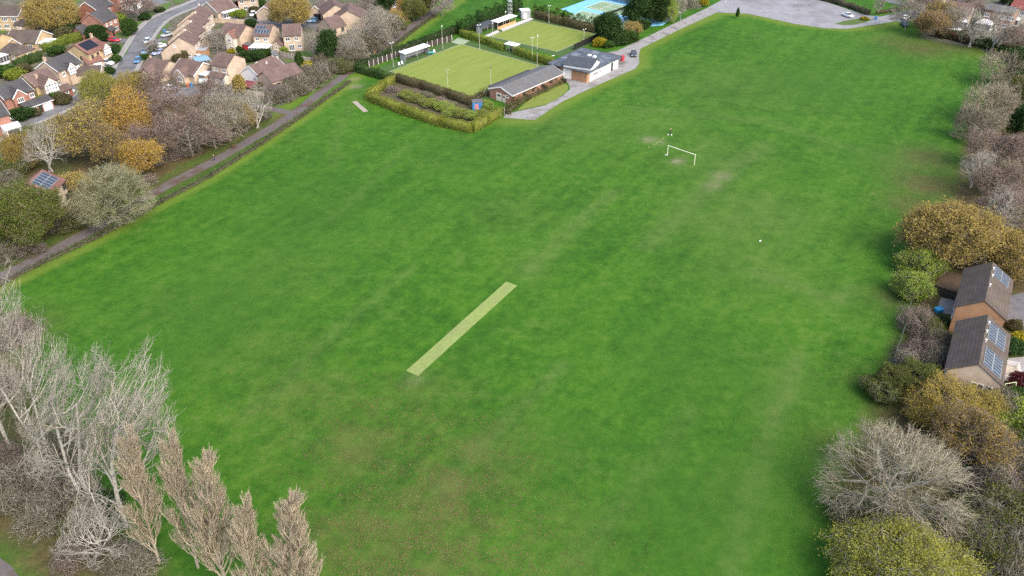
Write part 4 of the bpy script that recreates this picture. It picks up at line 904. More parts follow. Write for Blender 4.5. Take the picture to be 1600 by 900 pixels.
h = House('house', 'two storey buff house with brown porch roof behind the parked van', (341.5, 81.5), (366, 85.3), 7.2)
k = h.block(3.9, 3.9, 4.9, 7.2, M['tan'], M['brown_roof']); h.win(k, 'F', -1.4, 3.2, 1.1, .8); h.win(k, 'F', 1.6, 3.0, 1.4, 1.1, 3)
pr = h.block(1.1, .8, 2.3, 3.0, M['cream'], M['brown_roof'], L=k['L']-.4, cx=0, cy=-4.6, wn='porch_wall', rn='porch_roof'); h.win(pr, 'F', 1.5, .4, 1.9, 1.6, 4); h.door(pr, 'F', -1.4)
g = h.block_px((323, 97), (336, 99), 3.7, wf=2.8, wb=2.8, eh=2.4, wall=M['tan'], roof=M['brown_roof'], wn='garage_wall', rn='garage_roof'); h.garage_door(g, 'F', 0, 2.1, 1.9)
h = House('bungalow', 'bungalow with white gable end and brown roof behind another bungalow by the path', (389, 103.5), (430, 89), 4.9, 'bungalow')
k = h.block(4.2, 4.2, 2.5, 4.9, M['white'], M['brown_roof'], barge=M[W]); h.chimney(k, .4, -1.2, .3, .6, M[W]); h.win(k, 'L', 1.5, .8, 1.4, 1.2, 3); h.win(k, 'F', -2.5, .8, 1.5, 1.1, 3)
k2 = h.block_px((402, 96.5), (424, 87.5), 4.5, wf=2.6, wb=2.6, eh=2.4, wall=M['tan'], roof=M['brown_roof'], barge=M[W], wn='rear_wall', rn='rear_roof')
h = House('bungalow', 'brown roofed buff bungalow with patio, nearest to the tarmac footpath', (411, 113), (459.5, 98), 4.9, 'bungalow')
k = h.block(3.3, 3.6, 2.9, 4.9, M['tan'], M['brown_roof']); h.win(k, 'L', 1.4, .8, .9, 1.1); h.win(k, 'F', -3.2, .3, 1.5, 1.8, 2, M['timber']); h.win(k, 'F', -.2, .7, 1.2, 1.2, 2, M['timber']); h.win(k, 'F', 3.0, .7, 1.6, 1.2, 2); h.door(k, 'F', 1.3, mat=M['timber'])
h = House('shed', 'low shed with dark red sheet roof in front of the white gable end', (386, 126), (400, 128), 2.8, 'shed'); k = h.block(2.2, 1.8, 2.0, 2.8, M['buff'], flat('red_felt', (.16, .045, .05), .8)); h.door(k, 'F', 0, mat=M['timber'])
h = House('garage', 'low brown roofed outbuilding in front of the bungalow nearest to the footpath', (414, 131.5), (440, 133), 2.9, 'garage'); k = h.block(1.9, 1.9, 2.0, 2.9, M['buff'], M['dark_roof']); h.door(k, 'L', 0, mat=M[W])
# ---- north estate
h = House('bungalow', 'buff bungalow with brown roof behind the dark green conifer and two blue cars', (505.5, 29), (528, 23.5), 5.2, 'bungalow')
k = h.block(4.0, 4.0, 2.9, 5.2, M['tan'], M['brown_roof']); h.win(k, 'F', -1.6, 1.1, 1.1, 1.2, 2, M['timber']); h.win(k, 'F', 1.4, 1.1, 1.1, 1.2, 2, M['timber'])
h = House('house', 'buff house whose big plain gable end faces the bungalow and the grey trees', (543, 17), (546.5, 4), 6.4)
k = h.block(5.0, 5.0, 3.7, 6.4, M['tan'], M['brown_roof'])
h = House('house', 'buff house with plain gable end, left of the other big plain gable', (524, 8), (518, -2), 6.4)
k = h.block(4.6, 4.6, 3.7, 6.4, M['tan'], M['brown_roof'])
h = House('garage', 'buff garage with white bargeboards and black door above the two blue cars', (491.5, 9.5), (503, -2), 4.6, 'garage')
k = h.block(2.9, 2.9, 2.5, 4.6, M['buff'], M['dark_roof'], barge=M[W]); h.garage_door(k, 'L', .4, 2.4, 2.0, M['black'])
h = House('bungalow', 'buff bungalow with white gable trim left of the big golden tree', (412.5, 9.5), (428, -4), 4.9, 'bungalow')
k = h.block(3.2, 3.2, 2.6, 4.9, M['tan'], M['brown_roof'], barge=M[W]); h.win(k, 'L', .9, .7, 1.5, 1.3, 3)
h = House('house', 'pale buff house cut by the top edge behind the garden fence', (370, -14), (400, -16), 6.4)
k = h.block(4.0, 4.0, 4.3, 6.4, M['tan'], M['brown_roof']); h.win(k, 'F', -2, 2.9); h.win(k, 'F', 1.8, 2.9); h.win(k, 'F', -1, .8, 1.6); h.door(k, 'F', 1.2)
h = House('house', 'red brick house behind the trees at the top edge above the path', (598, -9), (622, -12), 6.8)
k = h.block(4.0, 4.0, 4.6, 6.8, M['orange'], M['dark_roof']); h.win(k, 'F', 0, 3, 1.6, 1.2, 3); h.win(k, 'F', 2.4, 3); h.win(k, 'F', 0, .8, 1.6, 1.2, 3)
# ---- west house by the footpath
h = House('house', 'buff brick house with blue solar panels between the large trees beside the footpath', (43, 287), (65.5, 266), 7.0)
k = h.block(3.9, 3.9, 4.7, 7.0, M['tan'], M['pink_roof'], barge=M['timber']); h.solar(k, 'F', -2.6, .45, 5, 2, 1.0, 1.65, 'solar', 'metal')
h.win(k, 'F', 2.4, 3.0, 1.3, 1.2, 2, M['timber']); h.win(k, 'F', 2.4, .7, 1.3, 1.2, 2, M['timber']); h.win(k, 'R', 0, 3.0, 1.2, 1.2, 2, M['timber']); h.win(k, 'F', -1.5, 3, 1.3, 1.2, 2, M['timber'])
# ---- east houses
h = House('semi_detached_houses', 'pair of buff houses behind, with one array of solar panels and a bare brown garden', (1538.8, 471), (1551, 410.5), 7.0, 'house')
k = h.block(3.5, 3.5, 4.7, 7.0, M['orange'], M['dark_roof'], vg=.1); h.solar(k, 'F', 2.5, .6, 5, 2, .70, 1.5, 'solar', 'metal'); h.vent(k, -1.5, .25); h.vent(k, 1.9, .35); h.vent(k, 4.2, .3)
for u in (-3, 0, 3): h.win(k, 'B', u, 3.0, 1.3, 1.1); h.win(k, 'B', u, .7, 1.6, 1.2)
h = House('semi_detached_houses', 'nearest pair of buff houses with two arrays of solar panels and mossy tiled roof', (1529, 570), (1543.3, 493.3), 7.0, 'house')
k = h.block(3.5, 3.5, 4.7, 7.0, M['tan'], M['dark_roof'], vg=.1); h.solar(k, 'F', -6.0, .65, 6, 2, .74, 1.55, 'solar', 'metal'); h.solar(k, 'F', 1.0, .55, 6, 2, .74, 1.55, 'solar', 'metal')
h.win(k, 'L', .75, 2.9, 1.7, 1.0, 2); h.win(k, 'L', 2.4, 2.8, .75, 1.1, 1); h.vent(k, 2.0, .25); h.vent(k, -.4, .35); h.vent(k, 4.6, .3)
for u in (-3, 0, 3): h.win(k, 'B', u, 3.0, 1.3, 1.1); h.win(k, 'B', u, .7, 1.6, 1.2)
# ---- far right houses
h = House('house', 'buff brick house with white bay window behind the orange tree in the top right', (1483, 2), (1522, 7), 7.0)
k = h.block(4.0, 4.0, 4.7, 7.0, M['buff'], M['brown_roof']); wg = h.wing(k, -1.3, .8, 3.4, 4.6, 6.2, M['tan'], M['brown_roof']); h.win(wg, 'R', 0, 3.1, 1.1, 1.2); h.win(k, 'F', 2.6, 3.1, 1.2, 1.2)
h.conservatory(2.2, -5.0, 3.4, 2.0, 2.6, 0, 3.0); h.win(wg, 'R', 0, .7, 1.4, 1.2)
h = House('house', 'red brown brick house with white conservatory behind the white birch', (1546, 5.5), (1590, 12.5), 6.8)
k = h.block(3.0, 4.1, 5.7, 6.8, brick('red_brown_brick', (.22, .13, .1), (.31, .2, .155)), M['sheet_roof'])
for u in (-3.3, 1.0, 4): h.win(k, 'F', u, 3.4, 1.6, 1.2, 3)
for u in (2.6, 5.2): h.win(k, 'F', u, .9, 1.2, 1.2)
h.win(k, 'F', 2.3, 3.5, .6, 1, 1)
h.conservatory(-2.6, -6.0, 4.6, 3.4, 2.1, 0, 3.4)
h = House('house', 'cream rendered house with red roof in the top right corner', (1588, -3), (1625, 3), 7.2)
k = h.block(4.1, 4.1, 5.0, 7.2, M['cream'], flat('red_tile', (.2, .06, .05), .8)); h.win(k, 'F', -2.8, 3.2, 1.5, 1.3, 3); h.win(k, 'F', .5, 3.2, 1.4, 1.3, 3); h.win(k, 'F', -2.6, .8, 1.5, 1.3, 3); h.conservatory(-1, -6, 3.4, 2.6, 2.2)
h = House('house', 'brown roofed house hidden behind bare trees left of the red brown brick house', (1436, -22), (1478, -16), 7.0)
k = h.block(4.0, 4.0, 4.7, 7.0, M['buff'], M['brown_roof']); h.win(k, 'F', -2, 3.1); h.win(k, 'F', 2, 3.1)
# ---- clubhouse
corners = [at(855.5, 98, 3.4), at(919, 113.5, 3.4), at(971, 87, 3.4), at(911, 73.5, 3.4)]
h = House('clubhouse', 'flat roofed brick and white clubhouse with raised grey roof beside the parked dark car', (887, 106), (941, 80), 3.4, 'clubhouse')
# use the front edge (left corner to front corner) as x
q = [h.loc(c) for c in corners]
ax = q[1]-q[0]; LX = float(np.linalg.norm(ax)); rx = math.atan2(ax[1], ax[0]); ctr = sum(q)/4
ay = q[3]-q[0]; LY = float(abs(-math.sin(rx)*ay[0]+math.cos(rx)*ay[1]))
kw = h.flat_box(ctr[0], ctr[1], LX-1.6, LY-1.6, 3.1, M['orange'], M['flat_roof'], rx, 'wall', 'roof', .8)
fb = MB()
for (cx_, cy_, sx_, sy_) in ((0, -LY/2-.02, LX+.04, .05), (0, LY/2+.02, LX+.04, .05), (-LX/2-.02, 0, .05, LY), (LX/2+.02, 0, .05, LY)):
    p = kw['fn'](cx_, cy_, 0); fb.box(p[0], p[1], 3.18, sx_, sy_, .3, rx)
fb.build('fascia', M['slate_sheet'], h.e)
fcR = h.face(kw, 'R'); mb = MB(); h.slab(fcR, -kw['wf']+2.6, kw['wf']-.1, .0, 2.85, -.02, .06, mb); mb.build('white_cladding', M['white'], h.e)
for u, w_ in ((-kw['wf']+4.2, 2.4), (-kw['wf']+6.6, 1.5)):
    mb = MB(); h.win(kw | dict(L=kw['L']+.12), 'R', u, 1.0, w_, 1.1, 5)
for u in (kw['wf']-3.4,): h.door(kw | dict(L=kw['L']+.12), 'R', u, 1.0, 2.3, M['black'])
h.door(kw, 'R', -kw['wf']+2.0, 1.1, 2.3, M['black'])
for u in (-kw['wf']+8.4, -kw['wf']+10.2, kw['wf']-2.2): mb = MB(); h.slab(fcR, u-.04, u+.04, .05, 2.8, .05, .075, mb); mb.build('cladding_joint', M['grey'], h.e)
fcF = h.face(kw, 'F'); mb = MB(); h.slab(fcF, -kw['L']/2+.05, -kw['L']/2+1.5, .0, 2.85, -.02, .05, mb); mb.build('white_cladding', M['white'], h.e)
h.door(kw, 'F', -kw['L']/2+2.3, 1.3, 2.4, M['black']); h.win(kw | dict(wf=kw['wf']+.1), 'F', -kw['L']/2+.8, 1.2, .8, 1.0, 2); mb = MB(); h.slab(fcF, -.6, -.35, 2.3, 2.5, -.01, .15, mb); mb.build('wall_light', M['lamp'], h.e)
rr = h.block_px((889.5, 87), (932.5, 93), 5.1, wf=4.4, wb=2.2, eh=4.0, wall=M['white'], roof=M['slate_sheet'], oh=.3, vg=.25, wn='raised_wall', rn='raised_roof')
for (px_, py_) in ((921, 86.5), (929, 88.5), (910, 82)):
    p = h.loc(at(px_, py_, 3.3)); mb = MB(); mb.box(p[0], p[1], 3.35, 1.0, 1.0, .4, rx, .85); mb.build('roof_light', M['white'] if px_ != 910 else M['flat_roof'], h.e)
# ---- long changing block
h = House('changing_block', 'long low brick building with grey sheet roof between the bowling green and the club lawn', (782, 136), (862, 102.5), 4.0, 'pavilion')
k = h.block(3.9, 3.9, 2.7, 4.0, M['pinkred'], M['sheet_roof'], barge=M[W], fascia=M[W], oh=.45)
h.win(k, 'L', 2.3, 1.6, .9, .7, 1); d_ = h.door(k, 'L', -.6, 1.9, 2.3, M['cream']); h.door(k, 'L', 1.2, 1.0, 2.1, M['cream'])
for u in (-6, -2, 2, 6): h.win(k, 'F', u, 1.3, 1.2, .7, 2, M['timber'])
veranda = MB(); veranda.profile([(3.9, 2.45), (3.9, 2.6), (6.2, 2.35), (6.2, 2.2)], -k['L']/2+1.5, k['L']/2-3, k['fn']); veranda.build('veranda_roof', M['grey_roof'], h.e)
for i in range(6):
    p = k['fn'](-k['L']/2+2+i*(k['L']-6)/5, 6.0, 0); MB().box(p[0], p[1], 1.1, .1, .1, 2.2, h.rz).build('veranda_post', M[W], h.e)
# ------------------------------------------------------------------ shelters, fences, lamps, street furniture
def shelter(name, label, p0, p1, depth, h, wall, roof, front, posts=False):
    """open fronted hut; p0-p1 is the front edge on the ground in photo points, depth reaches away from the viewer"""
    A, B = at(*p0), at(*p1); d = B-A; L = float(np.linalg.norm(d)); rz = math.atan2(d[1], d[0]); m = (A+B)/2
    e = empty(name, (m[0], m[1], 0), rz); tag(e, label, 'shelter'); b = MB()
    b.box(0, depth-.05, h/2-.1, L, .1, h-.1)
    for x in (-L/2+.05, L/2-.05):
        if posts: continue
        b.box(x, depth/2-.05, h/2-.1, .1, depth-.11, h-.1)
    b.build('back_wall', wall, e)
    if front: MB().box(0, .05, .5, L-.22, .08, 1.0).build('front_boarding', front, e)
    for x in ((-L/2+.08, -L/6, L/6, L/2-.08) if posts else (0,)):
        MB().box(x, .05, h/2-.05, .12, .12, h-.06).build('post', M['pale_timber'] if posts else wall, e)
    r = MB(); r.profile([(-.55, h-.02), (-.55, h+.1), (depth+.3, h+.2), (depth+.3, h+.08)], -L/2-.3, L/2+.3); r.build('roof', roof, e)
    bn = MB(); bn.box(0, depth-.45, .45, L-.6, .4, .06)
    for x in (-L/2+.6, 0, L/2-.6): bn.box(x, depth-.45, .21, .08, .36, .42)
    bn.build('bench', M['timber'], e)
    return e
shelter('bowls_shelter', 'grey open fronted shelter with long white roof beside the front bowling green', (633.5, 97.5), (671, 84.5), 2.2, 2.6, M['grey'], M['white_roof'], None)
shelter('bowls_shelter', 'small dark grey hut with open front beside the rear bowling green', (752.5, 53), (772, 45), 2.2, 2.3, M['grey'], M['slate_sheet'], None)
shelter('bowls_shelter', 'wooden shelter with posts and white roof beside the rear bowling green', (777.5, 47), (806, 36.5), 2.4, 2.5, M['timber'], M['white_roof'], M['orange_timber'], True)
shelter('bowls_shelter', 'small square shelter with pale roof set in the hedge between the two greens', (790.5, 80), (806, 83.5), 1.8, 2.3, M['pale_timber'], M['white_roof'], None, True)
# container and shipping box
def crate(name, label, cat, px, sx, sy, sz, rz, body, top, extra=None):
    p = at(*px); e = empty(name, (p[0], p[1], 0), rz); tag(e, label, cat)
    b = MB(); b.box(0, 0, sz/2, sx, sy, sz)
    for i in range(int(sx/.35)): b.box(-sx/2+.2+i*.35, -sy/2-.02, sz/2, .12, .04, sz-.2)
    for i in range(int(sy/.35)): b.box(sx/2+.02, -sy/2+.2+i*.35, sz/2, .04, .12, sz-.2)
    b.build('body', body, e); MB().box(0, 0, sz+.05, sx+.16, sy+.16, .1).build('roof', top, e)
    if extra: MB().box(-sx*.1, -sy/2-.05, 1.0, .9, .06, 1.9).build('door', extra, e)
crate('storage_container', 'grey storage container with white door in the corner behind the rear green', 'container', (820, 27.5), 3.2, 3.0, 2.7, .25, M['grey'], M['white_roof'], M['white'])
crate('storage_shed', 'small blue shed with pink panel inside the hedged enclosure', 'shed', (746, 171), 2.6, 2.4, 2.3, .1, M['blue'], M['sheet_roof'], flat('pink_panel', (.5, .2, .22), .6))
# panel fences
def panel_fence(name, label, pts, h, panel, post, step=1.9, group=None, pw=.12, rails=False):
    e = empty(name, (0, 0, 0)); tag(e, label, 'fence', group); P = [np.array(p) for p in pts]
    pm, n = MB(), 0
    for a, b in zip(P[:-1], P[1:]):
        d = b-a; L = np.linalg.norm(d); k = max(1, round(L/step)); rz = math.atan2(d[1], d[0])
        for i in range(k):
            m = a+d*(i+.5)/k
            if rails:
                for z in (h*.35, h*.9): pm.box(m[0], m[1], z, L/k-.05, .05, .07, rz)
                for j in range(int(L/k/.14)): q = a+d*(i+(j+.5)/int(L/k/.14))/k; pm.box(q[0], q[1], h*.5, .04, .03, h*.96, rz)
            else:
                pm.box(m[0], m[1], h*.5, L/k-pw, .05, h*.94, rz)
                for z in (h*.25, h*.75): pm.box(m[0], m[1], z, L/k-pw, .09, .08, rz)
        for i in range(k+1):
            if n >= 95: break
            q = a+d*i/k; x = MB(); x.box(q[0], q[1], h*.52, pw, pw, h*1.06, rz); x.build('post', post, e); n += 1
    pm.build('panel', panel, e); return e
panel_fence('panel_fence', 'dark panel fence with white concrete posts behind the front bowling green', V2([(577, 105), (632, 86)]), 1.9, M['timber'], M['white'], 1.9)
panel_fence('panel_fence', 'dark panel fence with white posts running from the white roofed shelter to the green slabs', V2([(668, 75), (706, 64)]), 1.9, M['timber'], M['white'], 1.9)
panel_fence('wooden_fence', 'black boarded fence along the right edge of the rear bowling green', V2([(897, 78.5), (936, 60)]), 1.9, M['black'], M['black'], 2.0)
panel_fence('wooden_fence', 'grey garden fence behind the gardens near the green cone tree', V2([(440, 88), (462, 94), (492, 99)]), 1.6, M['pale_timber'], M['concrete'], 1.8)
panel_fence('wooden_fence', 'low pale fence between the estate gardens and the grass by the path', V2([(370, 146), (400, 150), (422, 152)]), 1.4, M['pale_timber'], M['concrete'], 1.8)
panel_fence('wooden_fence', 'brown garden fence left of the pale buff houses at the top edge', V2([(377, 12), (395, 14)]), 1.7, M['timber'], M['concrete'], 1.8)
panel_fence('wooden_fence', 'dark brown fence at the far end of the bare brown garden', V2([(1474, 415), (1520, 428)]), 1.7, M['timber'], M['timber'], 1.8)
panel_fence('wooden_fence', 'dark brown fence dividing the bare garden from the patio with the blue tub', V2([(1452, 456), (1493, 470)]), 1.7, M['timber'], M['timber'], 1.8)
panel_fence('railing', 'green grey metal railing between the field and the right hand shrubs', V2([(1420, 485), (1408, 530), (1391, 578)]), 2.0, flat('green_rail', (.2, .27, .24), .5, .3), flat('green_post', (.22, .29, .26), .5, .3), 2.4, None, .07, True)
panel_fence('wooden_fence', 'grey fence in the front gardens right of the nearest houses', V2([(1578, 505), (1640, 520)]), .9, M['white'], M['white'], 1.8, None, .1, True)
panel_fence('wooden_fence', 'pale garden wall behind the pink gabled house', V2([(330, 36), (386, 38)]), 1.7, M['tan'], M['tan'], 3.0)
panel_fence('garden_fence', 'short pale trellis beside the west house between the large trees', V2([(84, 331), (104, 322)]), 1.5, M['concrete'], M['concrete'], 1.5, None, .1, True)
panel_fence('court_fence', 'tall blue mesh fence on the far side of the tennis court', V2([(935, -3), (1000, 12)]), 2.8, flat('blue_mesh', (.10, .19, .28), .7), M['metal'], 3.0)
# floodlights
M['cream_pole'] = flat('cream_pole_paint', (.52, .52, .46), .5)
def lamp_proto(hh, twin=True, dark=False, r=.042):
    e = empty('floodlight', (0, 0, 0)); m = MB(); m.tube((0, 0, 0), (0, 0, hh), r*1.35, r, 8); m.tube((0, 0, 0), (0, 0, .25), r*2.4, r*2.2, 8); m.build('pole', M['cream_pole'], e)
    MB().box(0, 0, hh+.03, 1.0, .07, .07).build('cross_arm', M['metal'], e)
    for x in ((-.45, .45) if twin else (.35,)):
        b = MB(); b.box(x, -.12, hh+.2, .28, .18, .24, 0, .85); hd = b.build('lamp_head', M['black'] if dark else M['white'], e)
        MB().box(x, -.22, hh+.19, .22, .03, .17).build('lens', M['lamp'], hd)
    return e
def hfor(base, ty):
    b = at(*base); lo, hi = 0., 40.
    for _ in range(40):
        m = (lo+hi)/2; v = np.array([b[0], b[1], m-CAM_H]); y = 450-FOCAL*(v@CU)/(v@_f)
        if y > ty: lo = m
        else: hi = m
    return lo
lamps = [((615, 104), 66, 0, 'white floodlight pole left of the grey white roofed shelter'), ((692, 76), 40, 0, 'white floodlight pole right of the grey white roofed shelter by the panel fence'), ((700, 139), 108, 1, 'dark headed floodlight pole at the near edge of the front green, left one'), ((767, 133), 105, 1, 'dark headed floodlight pole on the front green, nearest the long brick building'),
         ((749.4, 76), 38, 0, 'white floodlight pole by the slabs at the far left corner of the front green'), ((769.6, 59), 39, 0, 'short white floodlight pole at the left corner of the rear green'), ((831.6, 95), 58, 0, 'thinner of two floodlight poles by the hedge between the greens'), ((839.4, 103), 55, 0, 'taller floodlight pole with a box halfway up, between the greens'),
         ((857.6, 36), 8, 0, 'white floodlight pole along the far hedge of the rear green, left one'), ((924.6, 50), 22, 1, 'dark headed floodlight pole at the far right corner of the rear green'), ((912, 71), 45, 0, 'white floodlight pole by the black boarded fence'), ((790, 47), 18, 0, 'white floodlight pole in front of the wooden shelter with posts')]
for i, (b, ty, dk, lab) in enumerate(lamps):
    p = at(*b); e = lamp_proto(max(4.5, hfor(b, ty)-.3), True, bool(dk)); e.location = (p[0], p[1], 0); e.rotation_euler.z = angg+(.5 if i % 2 else -.4); tag(e, lab, 'floodlight', 'floodlights around the bowling greens')
    if i == 7: MB().box(0, -.12, 4.6, .34, .22, .6).build('control_box', M['black'], e)
def street_lamp(b, ty, lab, rz):
    p = at(*b); hh = hfor(b, ty); e = empty('street_lamp', (p[0], p[1], 0), rz); tag(e, lab, 'street lamp', 'street lamps'); m = MB(); m.tube((0, 0, 0), (0, 0, hh), .09, .055, 8); m.tube((0, 0, 0), (0, 0, 1.2), .13, .12, 8); m.build('pole', M['metal'], e)
    m = MB(); m.tube((0, 0, hh-.02), (.55, 0, hh+.12), .04, .04, 6); m.build('arm', M['metal'], e); m = MB(); m.box(.75, 0, hh+.12, .7, .26, .14, 0, .8); hd = m.build('lamp_head', M['white'], e); MB().box(.75, 0, hh+.04, .5, .18, .03).build('lens', M['lamp'], hd)
street_lamp((1061.6, 46.5), 20, 'street lamp on the field edge halfway along the club drive', 2.2); street_lamp((1132.6, 19.5), 5, 'street lamp where the club drive meets the car park', 2.0)
street_lamp((861, 100), 88, 'short white lamp post at the left corner of the clubhouse', .5)
# lattice tower by the wooden shelter
p = at(797, 31); e = empty('lattice_tower', (p[0], p[1], 0), .3); tag(e, 'thin grey lattice tower behind the wooden shelter', 'tower')
for x in (-.6, .6):
    for y in (-.6, .6): MB().tube((x, y, 0), (x, y, 6.4), .05, .05, 6).build('leg', M['metal'], e)
m = MB()
for z in (1.2, 2.5, 3.8, 5.1, 6.3):
    for a, b in (((-.6, -.6), (.6, -.6)), ((.6, -.6), (.6, .6)), ((.6, .6), (-.6, .6)), ((-.6, .6), (-.6, -.6))): m.tube((*a, z), (*b, z), .035, .035, 5)
    if z < 6: m.tube((-.6, -.6, z), (.6, -.6, z+1.2), .03, .03, 5); m.tube((.6, .6, z), (-.6, .6, z+1.2), .03, .03, 5)
m.build('bracing', M['metal'], e); MB().box(0, 0, 6.42, 1.3, 1.3, .06).build('platform', M['metal'], e)
# goal
M['goal'] = flat('cream_goal_paint', (.74, .72, .56), .5)
A, B = at(1042.6, 243), at(1084.6, 257.7); d = B-A; L = np.linalg.norm(d); m = (A+B)/2
e = empty('goal', (m[0], m[1], 0), math.atan2(d[1], d[0])); tag(e, 'white football goal frame without a net standing on the field', 'goal')
for x in (-L/2, L/2): MB().tube((x, 0, 0), (x, 0, 2.44), .085, .085, 10).build('goalpost', M['goal'], e)
MB().tube((-L/2-.085, 0, 2.5), (L/2+.085, 0, 2.5), .085, .085, 10).build('crossbar', M['goal'], e)
# cones, balls, bags
def cone(px, lab):
    p = at(*px); e = empty('training_cone', (p[0], p[1], 0)); tag(e, lab, 'cone', 'line of training cones on the field'); c = MB(); c.tube((0, 0, .03), (0, 0, .22), .09, .025, 10); c.build('cone', M['lampcone'], e); MB().box(0, 0, .015, .22, .22, .03).build('base', M['lampcone'], e)
M['lampcone'] = flat('pale_yellow_plastic', (.42, .42, .16), .6)
for i, q in enumerate([(1013.5, 230.5), (1022.5, 225.5), (1026, 223.5), (1029, 221.5), (1032.5, 219), (1036, 216.5)]): cone(q, ['pale training cone set apart at the near end of the line'][0] if i == 0 else 'pale training cone in the short line left of the goal')
def ball(px, r, lab, mat):
    p = at(*px); m = MB(); n = 8
    vs = [(0, 0, -r)]+[(r*math.cos(a)*math.cos(t), r*math.sin(a)*math.cos(t), r*math.sin(t)) for t in (-.9, -.3, .3, .9) for a in [2*math.pi*k/n for k in range(n)]]+[(0, 0, r)]
    fs = [(0, 1+(k+1) % n, 1+k) for k in range(n)]+[(1+j*n+k, 1+j*n+(k+1) % n, 1+(j+1)*n+(k+1) % n, 1+(j+1)*n+k) for j in range(3) for k in range(n)]+[(1+3*n+k, 1+3*n+(k+1) % n, 1+4*n) for k in range(n)]
    m.add(vs, fs); o = m.build('football', mat, None, True); o.location = (p[0], p[1], r); tag(o, lab, 'ball')
ball((1043.5, 211.3), .16, 'white ball on the grass left of the dark dressed player\'s feet', M['white']); ball((1049, 212), .18, 'white ball on the grass right of the dark dressed player\'s feet', M['white'])
def bag(px, lab, c1, c2):
    p = at(*px); e = empty('sports_bag', (p[0], p[1], 0), .7); tag(e, lab, 'bag'); m = MB(); m.profile([(-.11, 0), (-.13, .08), (-.08, .2), (.08, .2), (.13, .08), (.11, 0)], -.2, .2); m.build('body', c1, e)
    h_ = MB(); h_.tube((-.12, 0, .19), (-.08, 0, .28), .02, .02, 5); h_.tube((-.08, 0, .28), (.08, 0, .28), .02, .02, 5); h_.tube((.08, 0, .28), (.12, 0, .19), .02, .02, 5); h_.build('handle', c2, e)
bag((1040.5, 242.5), 'pale bag on the grass beside the left goalpost', M['white'], M['black']); bag((1187.5, 377), 'white bag lying alone on the field right of the goal', M['white'], M['grey'])
# bins
def bin_(px, lab, mat, rz, grp=None):
    p = at(*px); e = empty('wheelie_bin', (p[0], p[1], 0), rz); tag(e, lab, 'bin', grp); m = MB(); m.box(0, 0, .55, .5, .55, .95, 0, 1.16); m.build('body', mat, e)
    m = MB(); m.profile([(-.36, 1.03), (-.36, 1.1), (.0, 1.16), (.34, 1.1), (.34, 1.03)], -.31, .31); m.build('lid', mat, e)
    for x in (-.26, .26): MB().tube((x-.03, .26, .11), (x+.03, .26, .11), .11, .11, 8).build('wheel', M['tyre'], e)
bin_((879.5, 129.5), 'left of the two black bins by the club lawn', M['black'], .3, 'bins'); bin_((883.5, 130), 'right of the two black bins by the club lawn', M['black'], .1, 'bins')
bin_((294.5, 136), 'red bin beside the blue bin near the parked van', flat('orange_plastic', (.5, .13, .06), .5), .2, 'bins'); bin_((300, 136), 'blue bin beside the red bin near the parked van', M['blue'], .2, 'bins')
bin_((356, 74), 'blue bin in the garden of the pink gabled house', M['teal'], .2, 'bins'); bin_((52, 84), 'blue bin beside the yellow bungalow with hipped wing', M['blue'], .2, 'bins'); bin_((258, 51), 'blue bin in front of the stepped terrace', M['blue'], .2, 'bins'); bin_((181, 43), 'dark blue bin at the corner of the red brick house by the lawn', M['navy'], .2, 'bins')
bin_((1368, 31), 'blue bin at the end of the grass island in the car park', M['blue'], .3, 'bins')
p = at(972.5, 95); e = empty('post_box', (p[0], p[1], 0), .4); tag(e, 'red box at the right corner of the clubhouse', 'box'); MB().box(0, 0, .75, .9, .8, 1.5).build('body', M['redpaint'], e); MB().box(0, 0, 1.56, 1.0, .9, .12, 0, .9).build('lid', M['redpaint'], e)
p = at(1466.5, 487); e = empty('water_tub', (p[0], p[1], 0), .3); tag(e, 'bright blue tub on the patio behind the right hand houses', 'tub'); MB().box(0, 0, .35, 1.2, .9, .6, 0, 1.08).build('tub', flat('bright_blue', (.04, .32, .62), .4), e); MB().box(0, 0, .67, 1.36, 1.04, .06).build('lid', flat('bright_blue_lid', (.05, .36, .66), .4), e)
# benches with navy covers by the middle hedge
for i, (a_, b_) in enumerate((((803.5, 85), (815, 88)), ((817.5, 88.5), (829, 92)))):
    A, B = at(*a_), at(*b_); d = B-A; L = float(np.linalg.norm(d)); e = empty('bench', (*((A+B)/2), 0), math.atan2(d[1], d[0])); tag(e, ['navy bench beside the hedge shelter between the greens', 'navy bench farther right along the hedge between the greens'][i], 'bench', 'navy benches along the hedge')
    MB().box(0, 0, .45, L, .45, .06).build('seat', M['navy'], e); MB().box(0, .25, .8, L, .06, .6).build('backrest', M['navy'], e)
    for x in (-L/2+.2, L/2-.2): MB().box(x, 0, .21, .08, .4, .42).build('leg', M['navy'], e)
# white chairs by shelter, teal table
def chair(px, lab, mat, rz, grp):
    p = at(*px); e = empty('garden_chair', (p[0], p[1], 0), rz); tag(e, lab, 'chair', grp); MB().box(0, 0, .43, .55, .55, .06).build('seat', mat, e); MB().box(0, .27, .75, .55, .06, .6).build('backrest', mat, e)
    for x in (-.22, .22):
        for y in (-.22, .22): MB().box(x, y, .2, .06, .06, .4).build('leg', mat, e)
chair((624, 103), 'white chair left of the grey white roofed shelter, nearer the fence corner', M['white'], .4, 'white chairs'); chair((629, 101), 'white chair right against the left end of the grey white roofed shelter', M['white'], .7, 'white chairs'); chair((679, 83), 'white chair right of the teal table by the shelter', M['white'], .4, 'white chairs')
p = at(673, 85.5); e = empty('garden_table', (p[0], p[1], 0), .4); tag(e, 'teal table at the right end of the grey white roofed shelter', 'table'); MB().box(0, 0, .74, 1.7, .9, .06).build('tabletop', M['teal'], e)
for x in (-.7, .7):
    for y in (-.35, .35): MB().box(x, y, .36, .08, .08, .7).build('leg', M['teal'], e)
